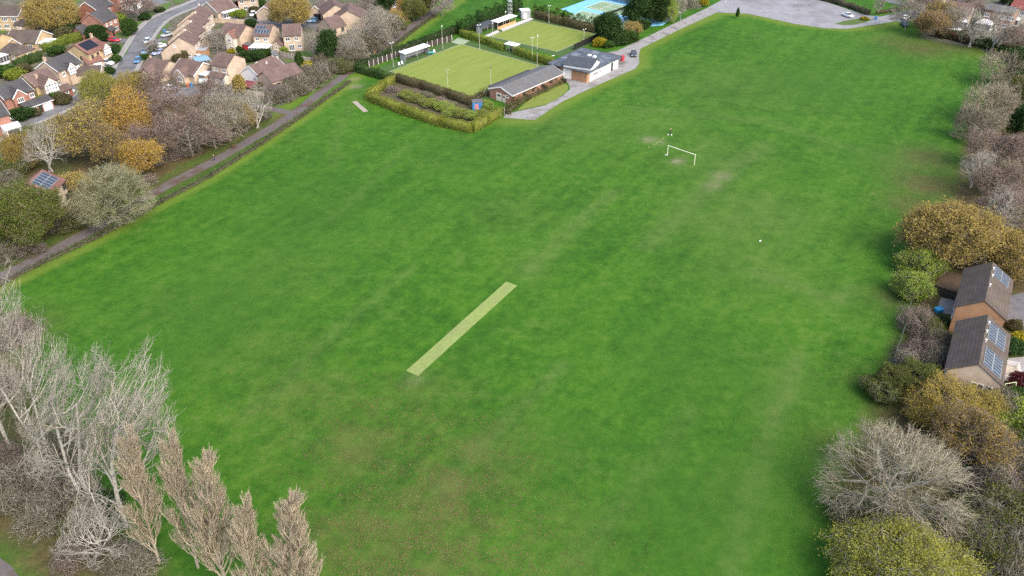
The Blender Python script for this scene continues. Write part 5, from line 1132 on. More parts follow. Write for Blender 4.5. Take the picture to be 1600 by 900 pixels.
# garden sheds etc.
h = House('greenhouse', 'small pale blue glazed summer house among the estate gardens', (424, 80), (432, 79), 2.7, 'shed'); k = h.block(1.3, 1.3, 1.9, 2.7, M['white'], M['sheet_roof']); h.win(k, 'F', 0, .5, 1.2, 1.2, 3); h.win(k, 'R', 0, .5, 1.2, 1.2, 2)
h = House('pergola', 'blue grey canopy over the yard between the terrace and the bungalows', (303, 92), (323, 88), 2.6, 'canopy'); k = h.block(2.4, 2.4, 2.3, 2.6, M['white'], flat('blue_sheet', (.2, .33, .42), .4), walls=False)
for x in (-2.2, 2.2):
    for y in (-2.2, 2.2): p = k['fn'](x, y, 0); MB().box(p[0], p[1], 1.15, .12, .12, 2.3).build('post', M['white'], h.e)
# timber deck and swing on the right
p = at(1576, 590); e = empty('garden_deck', (p[0], p[1], 0), -.35); tag(e, 'pale timber deck with white railing beside the nearest right hand houses', 'deck'); MB().box(0, 0, .8, 2.6, 4.2, .1).build('platform', M['pale_timber'], e)
for x in (-1.2, 1.2):
    for y in (-2.0, 0, 2.0): MB().box(x, y, .85, .11, .11, 1.7).build('post', M['white'], e)
m = MB()
for z in (1.15, 1.4, 1.65):
    m.box(1.2, 0, z, .05, 4.1, .06); m.box(0, -2.02, z, 2.5, .05, .06); m.box(0, 2.02, z, 2.5, .05, .06)
m.build('railing', M['white'], e)
p = at(1573, 614); e = empty('swing_frame', (p[0], p[1], 0), .2); tag(e, 'pale green garden swing frame in front of the timber deck', 'swing'); gmt = flat('pale_green_metal', (.5, .6, .36), .5)
for x in (-.9, .9):
    m = MB(); m.tube((x, -.7, 0), (x, 0, 1.9), .05, .05, 6); m.tube((x, .7, 0), (x, 0, 1.9), .05, .05, 6); m.build('leg_frame', gmt, e)
MB().tube((-.95, 0, 1.92), (.95, 0, 1.92), .05, .05, 6).build('crossbar', gmt, e)
# ------------------------------------------------------------------ vehicles
def car_proto(kind):
    e = empty('parked_car', (0, 0, 0)); van = kind == 'van'
    if van: L, Wd, st = 5.2, 1.95, [(-2.6, .45, 1.0, .80), (-2.5, .32, 1.75, .93), (-1.2, .28, 1.95, .97), (.6, .28, 1.95, .97), (1.15, .28, 1.30, .97), (1.9, .28, 1.15, .95), (2.45, .32, 1.0, .88), (2.6, .42, .8, .75)]
    else: L, Wd, st = 4.2, 1.78, [(-2.1, .42, .75, .68), (-2.0, .30, .95, .82), (-1.2, .24, 1.0, .88), (0, .22, .98, .89), (.8, .22, .95, .88), (1.5, .24, .86, .84), (1.95, .32, .76, .74), (2.1, .42, .62, .58)]
    m = MB(); vs = []; n = 8
    for x, zb, zt, hw in st:
        zm = (zb+zt)/2
        vs += [(x, -hw*.82, zb), (x, -hw, zb+(zt-zb)*.3), (x, -hw, zb+(zt-zb)*.68), (x, -hw*.86, zt), (x, hw*.86, zt), (x, hw, zb+(zt-zb)*.68), (x, hw, zb+(zt-zb)*.3), (x, hw*.82, zb)]
    fs = [tuple(range(n)), tuple(range((len(st)-1)*n, len(st)*n))[::-1]]
    for i in range(len(st)-1):
        for k in range(n): fs.append((i*n+k, (i+1)*n+k, (i+1)*n+(k+1) % n, i*n+(k+1) % n))
    m.add(vs, fs); m.build('body', M['car'], e)
    if van:
        g = MB(); g.add([(.62, -.8, 1.93), (.62, .8, 1.93), (1.2, .86, 1.33), (1.2, -.86, 1.33), (.64, -.78, 1.985), (.64, .78, 1.985), (1.28, .85, 1.33), (1.28, -.85, 1.33)], ((3, 2, 1, 0), (4, 5, 6, 7), (0, 1, 5, 4), (1, 2, 6, 5), (2, 3, 7, 6), (3, 0, 4, 7))); g.build('windscreen', M['glass'], e)
        for s in (-1, 1): MB().box(.55, s*.965, 1.45, .9, .03, .4).build('side_window', M['glass'], e)
    else:
        cab = [(-1.75 if kind != 'saloon' else -1.35, .92, .78), (-1.35 if kind != 'saloon' else -.95, 1.38, .62), (.2, 1.42, .63), (.95, .93, .78)]
        (xa, za, wa), (xb, zb, wb), (xc, zc, wc), (xd, zd, wd) = cab
        q = lambda x, z, w_: [(x, -w_, z), (x, w_, z)]
        A_, B_, C_, D_ = q(xa, za, wa), q(xb, zb, wb), q(xc, zc, wc), q(xd, zd, wd)
        m = MB(); m.add(C_+D_+[(xc-.05, 0, zc-.1), (xd-.05, 0, zd-.1)], ((0, 2, 3, 1), (0, 1, 4), (2, 5, 3), (0, 4, 5, 2), (1, 3, 5, 4))); m.build('windscreen', M['glass'], e)
        m = MB(); m.add(A_+B_+[(xa+.05, 0, za-.1), (xb+.05, 0, zb-.1)], ((0, 1, 3, 2), (0, 4, 1), (2, 3, 5), (0, 2, 5, 4), (1, 4, 5, 3))); m.build('rear_window', M['glass'], e)
        for s in (0, 1):
            o = -.05 if s == 0 else .05
            pts = [A_[s], D_[s], C_[s], B_[s]]; pin = [(p_[0], p_[1]*.8, p_[2]) for p_ in pts]; m = MB(); m.add(pts+pin, ((0, 1, 2, 3), (7, 6, 5, 4), (0, 4, 5, 1), (1, 5, 6, 2), (2, 6, 7, 3), (3, 7, 4, 0))); m.build('side_window', M['glass'], e)
            pl = MB(); xm = (xb+xc)/2-.1; pl.box(xm, (wa+wb)/2*(1 if s else -1)*1.01, (za+zb)/2, .09, .06, zb-za); pl.build('pillar', M['car'], e)
        m = MB(); m.add([(xb-.02, -wb-.02, zb), (xc+.02, -wc-.02, zc), (xc+.02, wc+.02, zc), (xb-.02, wb+.02, zb), (xb+.1, -wb*.86, zb+.07), (xc-.1, -wc*.86, zc+.06), (xc-.1, wc*.86, zc+.06), (xb+.1, wb*.86, zb+.07)], ((3, 2, 1, 0), (4, 5, 6, 7), (0, 1, 5, 4), (1, 2, 6, 5), (2, 3, 7, 6), (3, 0, 4, 7))); m.build('roof', M['car'], e)
    xw, yw, r = L*.31, Wd/2-.09, .32
    for x in (-xw, xw):
        for s in (-1, 1):
            m = MB(); m.tube((x, s*yw-.11, r), (x, s*yw+.11, r), r, r, 14); wv = m.build('wheel', M['tyre'], e)
            m = MB(); m.tube((x, s*(yw+.10), r), (x, s*(yw+.13), r), r*.6, r*.55, 10); m.build('rim', M['metal'], wv)
    for s in (-1, 1):
        MB().box(L/2-.12, s*.58, .68 if not van else .82, .16, .3, .14).build('headlight', M['lamp'], e); MB().box(-L/2+.08, s*.62, .78 if not van else 1.0, .1, .22, .16).build('tail_light', M['tail'], e)
        MB().box(.75 if not van else 1.2, s*(Wd/2+.06), .98 if not van else 1.35, .14, .18, .13).build('mirror', M['car'], e)
    return e
PC = {k: car_proto(k) for k in ('hatch', 'saloon', 'van')}; used_c = set()
def car(kind, px, to, colr, label, scale=1.0, zs=1.0):
    """px: centre on the ground; to: photo point the bonnet points at"""
    p, q = at(*px), at(*to); d = q-p
    o = PC[kind] if kind not in used_c else copy_tree(PC[kind]); used_c.add(kind)
    o.location = (p[0], p[1], .03); o.rotation_euler = (0, 0, math.atan2(d[1], d[0])); o.scale = (scale, scale, scale*zs)
    tag(o, label, 'van' if kind == 'van' else 'car', 'parked cars and vans')
    if kind == 'van': o.name = 'parked_van'
    for ch in o.children:
        if ch.data.materials[0] == M['car']: ch.color = (*colr, 1)
WH, RD, BK, SV, BL, LB, NV = (.75, .76, .77), (.5, .03, .05), (.02, .021, .024), (.42, .43, .45), (.08, .2, .38), (.22, .36, .5), (.03, .05, .13)
car('hatch', (179, 65), (196, 67), RD, 'red car on the driveway beside the round green bush'); car('hatch', (165.5, 58), (175, 63), SV, 'pale silver car behind the red car on the driveway'); car('hatch', (168, 101.5), (186, 104), WH, 'white car in front of the garage beside the half timbered houses', 1.1, 1.1)
car('hatch', (216, 97), (210, 106), BL, 'blue car parked on the road beside the corner bungalow'); car('van', (321, 128), (312, 140), (.6, .68, .66), 'pale green and white van in front of the two storey house', 1.15)
car('saloon', (262, 57), (252, 60), SV, 'silver car in front of the terrace, upper one'); car('saloon', (250, 75), (238, 77), WH, 'white car in front of the terrace, between two other cars'); car('hatch', (248, 85), (238, 88), (.35, .4, .6), 'pale blue car in front of the terrace, lower one'); car('hatch', (228, 83), (222, 90), LB, 'blue grey car at the kerb beside the small bare tree')
car('hatch', (231, 67), (226, 75), (.6, .66, .7), 'pale grey car parked on the road by the terrace front gardens')
car('hatch', (395.5, 24.5), (391, 31), WH, 'white car parked beside the white trimmed bungalow'); car('saloon', (347, 26.5), (334, 27), BK, 'dark car beside the long glazed bungalow')
car('saloon', (485, 34), (479, 41), LB, 'left of the two light blue cars by the black garage door'); car('saloon', (491.5, 34), (486, 41), BL, 'right of the two light blue cars by the black garage door'); car('hatch', (421, 31), (432, 34), BK, 'dark blue car on the upper cul de sac, left of the golden tree')
car('saloon', (5, 190), (22, 197), RD, 'red car at the left edge beside a white car'); car('hatch', (17.5, 186), (32, 192), WH, 'white car at the left edge beside the red car'); car('hatch', (60, 170.5), (70, 176), BK, 'black car in front of the red brick house extension'); car('hatch', (73.5, 164.5), (83, 170), SV, 'silver car beside the black car by the red brick house'); car('saloon', (108, 144.5), (121, 148), WH, 'white car half hidden behind the yellow green tree')
car('saloon', (97, 146.5), (110, 151), SV, 'silver car left of the half hidden white car')
car('saloon', (990, 87), (991, 96), (.045, .055, .07), 'dark car parked alone beside the clubhouse'); car('saloon', (1324.5, 26.5), (1338, 31), WH, 'white car parked alone in the large car park')
car('hatch', (1415, 30), (1424, 25), WH, 'white car by the hedge at the right end of the car park'); car('saloon', (1413, 40), (1418, 46), NV, 'navy car beside the white car near the orange tree'); car('hatch', (1438, 20), (1448, 15), (.6, .6, .5), 'cream car behind the orange tree by the lane')
car('van', (1495, 43), (1510, 45), NV, 'dark blue van behind the orange tree in the house gardens'); car('hatch', (1490, 48), (1506, 50), WH, 'white car below the dark blue van behind the orange tree')
car('hatch', (313, 93), (326, 97), WH, 'white car under the blue grey canopy'); car('hatch', (268, 141), (280, 143), WH, 'white car on the cul de sac behind the bare purple trees')
# ------------------------------------------------------------------ people and dog
def person(px, label, rz, top, legs, stride=.22, arm=.25):
    p = at(*px); e = empty('person', (p[0], p[1], .02), rz); tag(e, label, 'person')
    def skin(name, pts, edges, rad, mat):
        me = bpy.data.meshes.new(name); me.from_pydata(pts, edges, []); o = link_mesh(name, me, e)
        md = o.modifiers.new('skin', 'SKIN'); md.use_smooth_shade = True
        for v, r in zip(me.skin_vertices[0].data, rad): v.radius = (r, r)
        me.skin_vertices[0].data[0].use_root = True
        s = o.modifiers.new('sub', 'SUBSURF'); s.levels = s.render_levels = 1; me.materials.append(mat); return o
    s = stride
    pts = [(0, 0, .95), (0, 0, 1.2), (0, 0, 1.42), (0, 0, 1.52), (0.01, 0, 1.62), (.02, 0, 1.74), (.05, .17, 1.40), (-.02-arm*.4, .22, 1.12), (.03-arm*.3, .23, .88), (.05, -.17, 1.40), (arm*.5, -.22, 1.14), (arm, -.23, .92), (0, .09, .9), (s*.6, .1, .5), (s*.5, .1, .08), (s*.5+.16, .1, .05), (0, -.09, .9), (-s*.3, -.1, .5), (-s, -.1, .1), (-s+.15, -.1, .05)]
    ed = [(0, 1), (1, 2), (2, 3), (3, 4), (4, 5), (2, 6), (6, 7), (7, 8), (2, 9), (9, 10), (10, 11), (0, 12), (12, 13), (13, 14), (14, 15), (0, 16), (16, 17), (17, 18), (18, 19)]
    rad = [.15, .14, .16, .06, .095, .08, .075, .055, .04, .075, .055, .04, .1, .075, .055, .045, .1, .075, .055, .045]
    skin('body', pts, ed, rad, M['skin'])
    skin('jacket', [(0, 0, .92), (0, 0, 1.2), (0, 0, 1.44), (.05, .18, 1.40), (-.02-arm*.4, .23, 1.12), (.0-arm*.32, .235, .94), (.05, -.18, 1.40), (arm*.5, -.23, 1.14), (arm*.9, -.235, .97)], [(0, 1), (1, 2), (2, 3), (3, 4), (4, 5), (2, 6), (6, 7), (7, 8)], [.18, .17, .17, .095, .075, .065, .095, .075, .065], top)
    skin('trousers', [(0, 0, .98), (0, .09, .88), (s*.6, .1, .5), (s*.5, .1, .12), (0, -.09, .88), (-s*.3, -.1, .5), (-s, -.1, .14)], [(0, 1), (1, 2), (2, 3), (0, 4), (4, 5), (5, 6)], [.165, .12, .095, .075, .12, .095, .075], legs)
    skin('hair', [(-.02, 0, 1.7), (0.0, 0, 1.77)], [(0, 1)], [.085, .08], M['hair'])
    return e
person((1047, 210), 'person in dark clothing standing on the field near the goal', 2.6, M['dark_cloth'], M['dark_cloth'], .12, .15)
person((335.5, 252), 'person in dark clothing walking on the path beside the wood', .9, M['dark_cloth'], M['navy'], .25, .25)
person((596.5, 77), 'person in dark coat walking on the path behind the bowling green', .8, M['dark_cloth'], M['grey_cloth'], .25, .25)
def dog(px, label, rz, mat):
    p = at(*px); e = empty('dog', (p[0], p[1], .02), rz); tag(e, label, 'dog')
    pts = [(-.3, 0, .5), (0, 0, .5), (.28, 0, .52), (.45, 0, .68), (.58, 0, .7), (.7, 0, .66)]; ed = [(0, 1), (1, 2), (2, 3), (3, 4), (4, 5)]; rad = [.12, .12, .15, .085, .09, .045]
    for x, s in ((.27, .09), (.27, -.09), (-.28, .09), (-.28, -.09)):
        i = len(pts); k = 2 if x > 0 else 0
        if x > 0: pts += [(x, s, .4), (x+.02, s, .2), (x+.04, s, .03)]
        else: pts += [(x+.04, s, .36), (x-.1, s, .2), (x-.06, s, .03)]
        ed += [(k, i), (i, i+1), (i+1, i+2)]; rad += [.07, .045, .04]
    i = len(pts); pts += [(-.45, 0, .58), (-.58, 0, .7)]; ed += [(0, i), (i, i+1)]; rad += [.035, .02]
    for s in (-1, 1): i = len(pts); pts += [(.56, s*.07, .8)]; ed += [(4, i)]; rad += [.025]
    me = bpy.data.meshes.new('body'); me.from_pydata(pts, ed, []); o = link_mesh('body', me, e); md = o.modifiers.new('skin', 'SKIN'); md.use_smooth_shade = True
    for v, r in zip(me.skin_vertices[0].data, rad): v.radius = (r, r)
    me.skin_vertices[0].data[1].use_root = True; s = o.modifiers.new('sub', 'SUBSURF'); s.levels = s.render_levels = 1; me.materials.append(mat)
dog((365, 231), 'brown dog on the path ahead of the walker by the wood', .9, flat('dark_brown_fur', (.09, .045, .025), .9)); dog((586, 84), 'tan dog beside the walker behind the bowling green', .8, flat('tan_fur', (.42, .24, .1), .9))
# gate and posts
p = at(785, 181); e = empty('gate', (p[0], p[1], 0), 1.1); tag(e, 'dark metal gate between the enclosure hedge and the drive', 'gate')
for x in (-1.1, 1.1): MB().box(x, 0, .95, .12, .12, 1.9).build('gatepost', M['concrete'], e)
m = MB()
for i in range(13): m.box(-.96+i*.16, 0, .85, .035, .035, 1.6)
for z in (.15, 1.6): m.box(0, 0, z, 2.05, .05, .06)
m.build('gate_leaf', M['black'], e)
# ------------------------------------------------------------------ planting
random.seed(5)
def T(key, name, label, c, H, Rr, zc=.5, group=None, cat='tree', rz=None):
    """c: photo point of the middle of the crown, zc: its height as a share of H"""
    p = PROTO[key]; b = at(c[0], c[1], H*zc)
    e = empty(name, (b[0], b[1], 0), random.uniform(0, 6.28) if rz is None else rz); e.scale = (Rr/p['R'], Rr/p['R'], H/p['H']); tag(e, label, cat, group)
    for k in ('trunk', 'twigs', 'crown'):
        if k in p: link_mesh(k, p[k], e)
    return e
tr, sh = 'tree', 'shrub'
# lower left: pale barked trees and poplars
for key, base, H, Rr, rz, lab in (('birch_tall', (15, 700), 25, 5.6, .1, 'tall bare pale barked tree at the left edge, the farthest of the pale group'), ('birch', (143, 788), 24, 6.4, -.2, 'bare pale barked tree with forked trunk in the middle of the pale group'), ('birch_tall', (197, 821), 21.5, 6.6, .3, 'bare pale barked tree nearest to the brown poplars'), ('birch', (-40, 760), 22, 6.0, .4, 'bare pale barked tree cut by the left edge of the photo'), ('birch', (85, 720), 20, 5.0, 1.0, 'slim bare pale barked tree behind the forked one')):
    tree(key, 'pale_barked_tree', lab, base, H, Rr, None, 'tree', rz)
for key, top, H, Rr, lab in (('poplar_thin', (196, 678), 21, 2.5, 'thin brown poplar standing nearest to the pale barked trees'), ('poplar_thin', (262, 684), 21, 2.3, 'narrow brown poplar behind the thickest poplar, its tip farthest up the field'), ('poplar', (318, 718), 21, 3.2, 'thickest brown poplar in the row at the bottom edge'), ('poplar_thin', (378, 788), 18.5, 2.3, 'short slim brown poplar between two broader poplars'), ('poplar', (454, 782), 19, 3.4, 'brown poplar at the right end of the row at the bottom edge')):
    p = PROTO[key]; b = at(*top, H)-np.array([1.2*Rr/p['R'], 0]); e = empty('poplar', (b[0], b[1], 0), random.uniform(-.25, .25)); e.scale = (Rr/p['R'], Rr/p['R'], H/p['H']); tag(e, lab, 'tree', 'row of brown poplars')
    for k in ('trunk', 'twigs'): link_mesh(k, p[k], e)
T('white_bare', 'bare_tree', 'low spreading bare pale tree in the scrub at the bottom left', (150, 838), 8, 5.5)
T('dark_bush', 'bush', 'dark green bush below the pale barked trees', (165, 785), 3, 2.2, .5, None, 'bush')
for i, (k, x, y, H, r_) in enumerate([('scrub_bare', 20, 760, 4.5, 4), ('scrub_bare', 66, 800, 4, 3.4), ('scrub_purple', 118, 850, 4, 3.4), ('scrub_bare', 212, 878, 3.5, 2.8), ('scrub_bare', 108, 765, 5, 4), ('scrub_leafy', 178, 872, 3, 2.4), ('scrub_purple', -5, 720, 5, 4.5), ('scrub_bare', 68, 742, 5, 4), ('scrub_green', 130, 825, 3.4, 3), ('scrub_purple', 12, 520, 4.5, 4), ('scrub_purple', -15, 600, 5, 4.5), ('scrub_leafy', 90, 700, 4, 3.4)]):
    T(k, 'scrub', {'scrub_bare': 'grey bare scrub under the pale barked trees in the lower left', 'scrub_purple': 'purplish bare scrub under the pale barked trees in the lower left', 'scrub_leafy': 'sparse olive scrub under the pale barked trees in the lower left', 'scrub_green': 'small green shrub at the foot of the pale barked trees'}[k], (x, y), H, r_, .4, 'scrub under the pale barked trees', 'shrub')
# left wood
for k, n, x, y, H, r_, lab in [
    ('brown_leafy', 'autumn_tree', 145, 205, 13, 8, 'large brown and orange tree at the left end of the wood'), ('orange', 'autumn_tree', 205, 190, 14, 5.6, 'bright golden orange tree in the middle of the wood'), ('purple_bare', 'bare_tree', 262, 180, 13, 8, 'large purplish bare tree right of the golden orange tree'),
    ('purple_bare', 'bare_tree', 292, 205, 12, 7, 'purplish bare tree at the path side of the wood'), ('orange', 'autumn_tree', 217, 247, 8.5, 4.4, 'small rounded golden tree at the front of the wood'), ('grey_bare', 'bare_tree', 352, 182, 12, 6.5, 'olive grey twiggy tree at the right end of the wood'),
    ('white_bare', 'bare_tree', 398, 168, 10, 5, 'grey white bare tree beyond the right end of the wood'), ('white_bare', 'bare_tree', 70, 232, 11, 5.5, 'pale branching bare tree behind the solar roofed house by the path'), ('yellow_green', 'autumn_tree', 155, 135, 8.5, 6.5, 'yellow green tree in front of the half hidden white car'),
    ('mid_gold', 'autumn_tree', 207, 143, 8, 4, 'yellow tree at the foot of the road beside the yellow green tree'), ('dome_olive', 'bare_tree', 174, 301, 12, 8.8, 'big round olive grey bare tree leaning over the footpath'), ('dark_oak', 'leafy_tree', 34, 336, 13, 8.4, 'big dark green leafy tree beside the solar roofed house by the path'),
    ('mid_gold', 'autumn_tree', 32, 238, 7, 4, 'orange tree behind the pale branching bare tree'), ('purple_bare', 'bare_tree', 245, 138, 9.5, 6.5, 'purplish bare tree at the back of the wood near the cul de sac'), ('purple_bare', 'bare_tree', 330, 145, 9, 5.5, 'purple bare tree beside the cul de sac end'),
    ('brown_leafy', 'autumn_tree', 175, 232, 10, 5.5, 'brown leaved tree at the front left of the wood'), ('brown_leafy', 'autumn_tree', 110, 215, 10, 5, 'brown orange tree at the far left of the wood'), ('purple_bare', 'bare_tree', 225, 225, 10, 5.5, 'purplish tree between the two golden trees'), ('grey_bare', 'bare_tree', 330, 200, 10, 5, 'grey twiggy tree in front of the purplish bare trees'), ('brown_leafy', 'autumn_tree', 370, 186, 8, 4.5, 'brown tree at the path end of the wood')]:
    T(k, n, lab, (x, y), H, r_, .52)
for i, (k, x, y, H, r_) in enumerate([('scrub_leafy', 232, 250, 3, 3), ('scrub_purple', 262, 240, 3, 3), ('scrub_leafy', 292, 232, 3, 3), ('scrub_green', 318, 216, 3.2, 2.6), ('scrub_leafy', 348, 208, 3.2, 2.8), ('scrub_green', 378, 192, 3.2, 2.8), ('scrub_leafy', 402, 180, 3.2, 2.8), ('scrub_purple', 195, 262, 4, 3.5), ('scrub_gold', 120, 285, 3.5, 3), ('scrub_leafy', 85, 350, 3, 3), ('scrub_green', 110, 350, 3, 2.6), ('scrub_purple', 48, 384, 3.4, 3), ('scrub_leafy', 5, 396, 3.5, 3), ('scrub_green', 60, 212, 4, 4), ('scrub_green', 20, 260, 4, 4), ('scrub_leafy', 5, 285, 4, 4), ('scrub_green', 80, 205, 3.5, 3.5), ('scrub_purple', 225, 280, 2.6, 2.5)]):
    T(k, 'understory_shrub', {'scrub_leafy': 'olive grey shrub in the undergrowth of the left hand wood', 'scrub_purple': 'purplish bare shrub in the undergrowth of the left hand wood', 'scrub_green': 'dark green shrub in the undergrowth of the left hand wood', 'scrub_gold': 'golden leaved shrub in the undergrowth of the left hand wood'}[k], (x, y), H, r_, .4, 'undergrowth of the left hand wood', 'shrub')
# scrub along the path beside the estate
for i, (k, x, y, H, r_) in enumerate([('scrub_leafy', 432, 150, 3.4, 3), ('scrub_bare', 446, 146, 3.6, 3.2), ('scrub_leafy', 460, 138, 3.8, 3.4), ('scrub_bare', 474, 130, 4, 3.6), ('scrub_leafy', 488, 122, 4.2, 3.8), ('scrub_bare', 500, 112, 4.4, 3.8), ('scrub_leafy', 515, 106, 4, 3.5), ('scrub_leafy', 452, 128, 3.2, 3), ('scrub_bare', 482, 112, 3.4, 3), ('scrub_green', 530, 100, 4, 3.2), ('scrub_leafy', 545, 90, 5, 3.6), ('scrub_bare', 560, 80, 5.5, 4), ('scrub_leafy', 575, 68, 5, 4), ('scrub_bare', 592, 58, 5, 4), ('scrub_leafy', 606, 48, 5, 4), ('scrub_green', 618, 36, 4.5, 3.6), ('scrub_leafy', 505, 92, 4, 3), ('scrub_green', 538, 106, 3, 2.4)]):
    T(k, 'path_shrub', {'scrub_leafy': 'olive grey shrub in the thicket between the estate and the footpath', 'scrub_bare': 'grey bare shrub in the thicket between the estate and the footpath', 'scrub_green': 'green shrub in the thicket between the estate and the footpath'}[k], (x, y), H, r_, .45, 'thicket between the estate and the footpath', 'shrub')
for k, n, x, y, H, r_, lab in [('grey_bare', 'bare_tree', 578, 45, 11, 7, 'tall grey twiggy tree above the footpath beside the big gable'), ('grey_bare', 'bare_tree', 545, 72, 9, 5, 'grey twiggy tree right of the dark green conifer'), ('grey_bare', 'bare_tree', 598, 32, 9, 6, 'grey twiggy tree farther up the footpath'), ('evergreen', 'conifer', 512, 72, 9.5, 3.9, 'dark green conifer between the estate gardens and the thicket'),
    ('scrub_gold', 'small_tree', 621, 26, 5, 3.2, 'round straw coloured small tree near the upper footpath'), ('dark_oak', 'leafy_tree', 645, 14, 8, 5.5, 'dark green tree over the upper end of the footpath'), ('orange', 'autumn_tree', 629, 8, 6, 2.6, 'small orange tree beside the dark trees at the upper footpath'), ('evergreen', 'leafy_tree', 606, 4, 8, 4.5, 'dark green tree below the red brick house at the top edge'), ('dark_oak', 'leafy_tree', 664, 2, 9, 5, 'green tree at the top edge where the footpath leaves the photo'),
    ('grey_bare', 'bare_tree', 690, 4, 9, 5, 'pale bare tree with short trunk right of the upper footpath'), ('purple_bare', 'bare_tree', 585, -2, 8, 5, 'purple bare tree at the top edge behind the big gable'), ('grey_bare', 'bare_tree', 490, 70, 7, 4, 'pale bare tree left of the dark green conifer'),
    ('gold', 'oak', 75, 18, 13, 9, 'big golden green tree in the top left between the brick houses'), ('gold', 'oak', 456, 14, 12, 7.6, 'big golden oak in the upper cul de sac'), ('purple_bare', 'bare_tree', 212, 9, 8, 7, 'pale pinkish bare tree beside the upper road'), ('green_round', 'round_tree', 201, 41, 5.5, 3.2, 'clipped round green tree on the lawn beside the road'), ('evergreen', 'leafy_tree', 150, 52, 5, 4, 'dark green tree beside the solar panel house and the hedge'),
    ('gold_cone', 'conical_tree', 374, 132, 5.6, 2.3, 'golden green conical tree at the end of the cul de sac'), ('green_cone', 'conical_tree', 467, 93, 5, 1.8, 'bright green conical tree in the garden by the grey fence'), ('grey_bare', 'bare_tree', 337, 62, 7, 4.5, 'olive bare tree in the garden between the terrace and the pink gabled house'), ('grey_bare', 'bare_tree', 236, 72, 4.5, 3, 'small bare tree in the front gardens of the terrace'),
    ('evergreen', 'leafy_tree', 951, 42, 9, 5.2, 'round dark green tree at the right corner of the rear green'), ('evergreen', 'leafy_tree', 997, 14, 10, 5.4, 'tall dark green tree in front of the tennis court, left of two'), ('evergreen', 'leafy_tree', 1024, 9, 10.5, 5.4, 'tall dark green tree in front of the tennis court, right of two'), ('lime_bush', 'small_tree', 1046, 12, 8, 3, 'yellow green tree beside the tall dark green trees at the tennis court'), ('grey_bare', 'bare_tree', 1062, 10, 7, 3.6, 'pale twiggy tree right of the yellow green tree by the drive'), ('scrub_gold', 'small_tree', 990, 43, 3.6, 3.0, 'pale straw coloured bush in front of the tennis court')]:
    T(k, n, lab, (x, y), H, r_, .52)
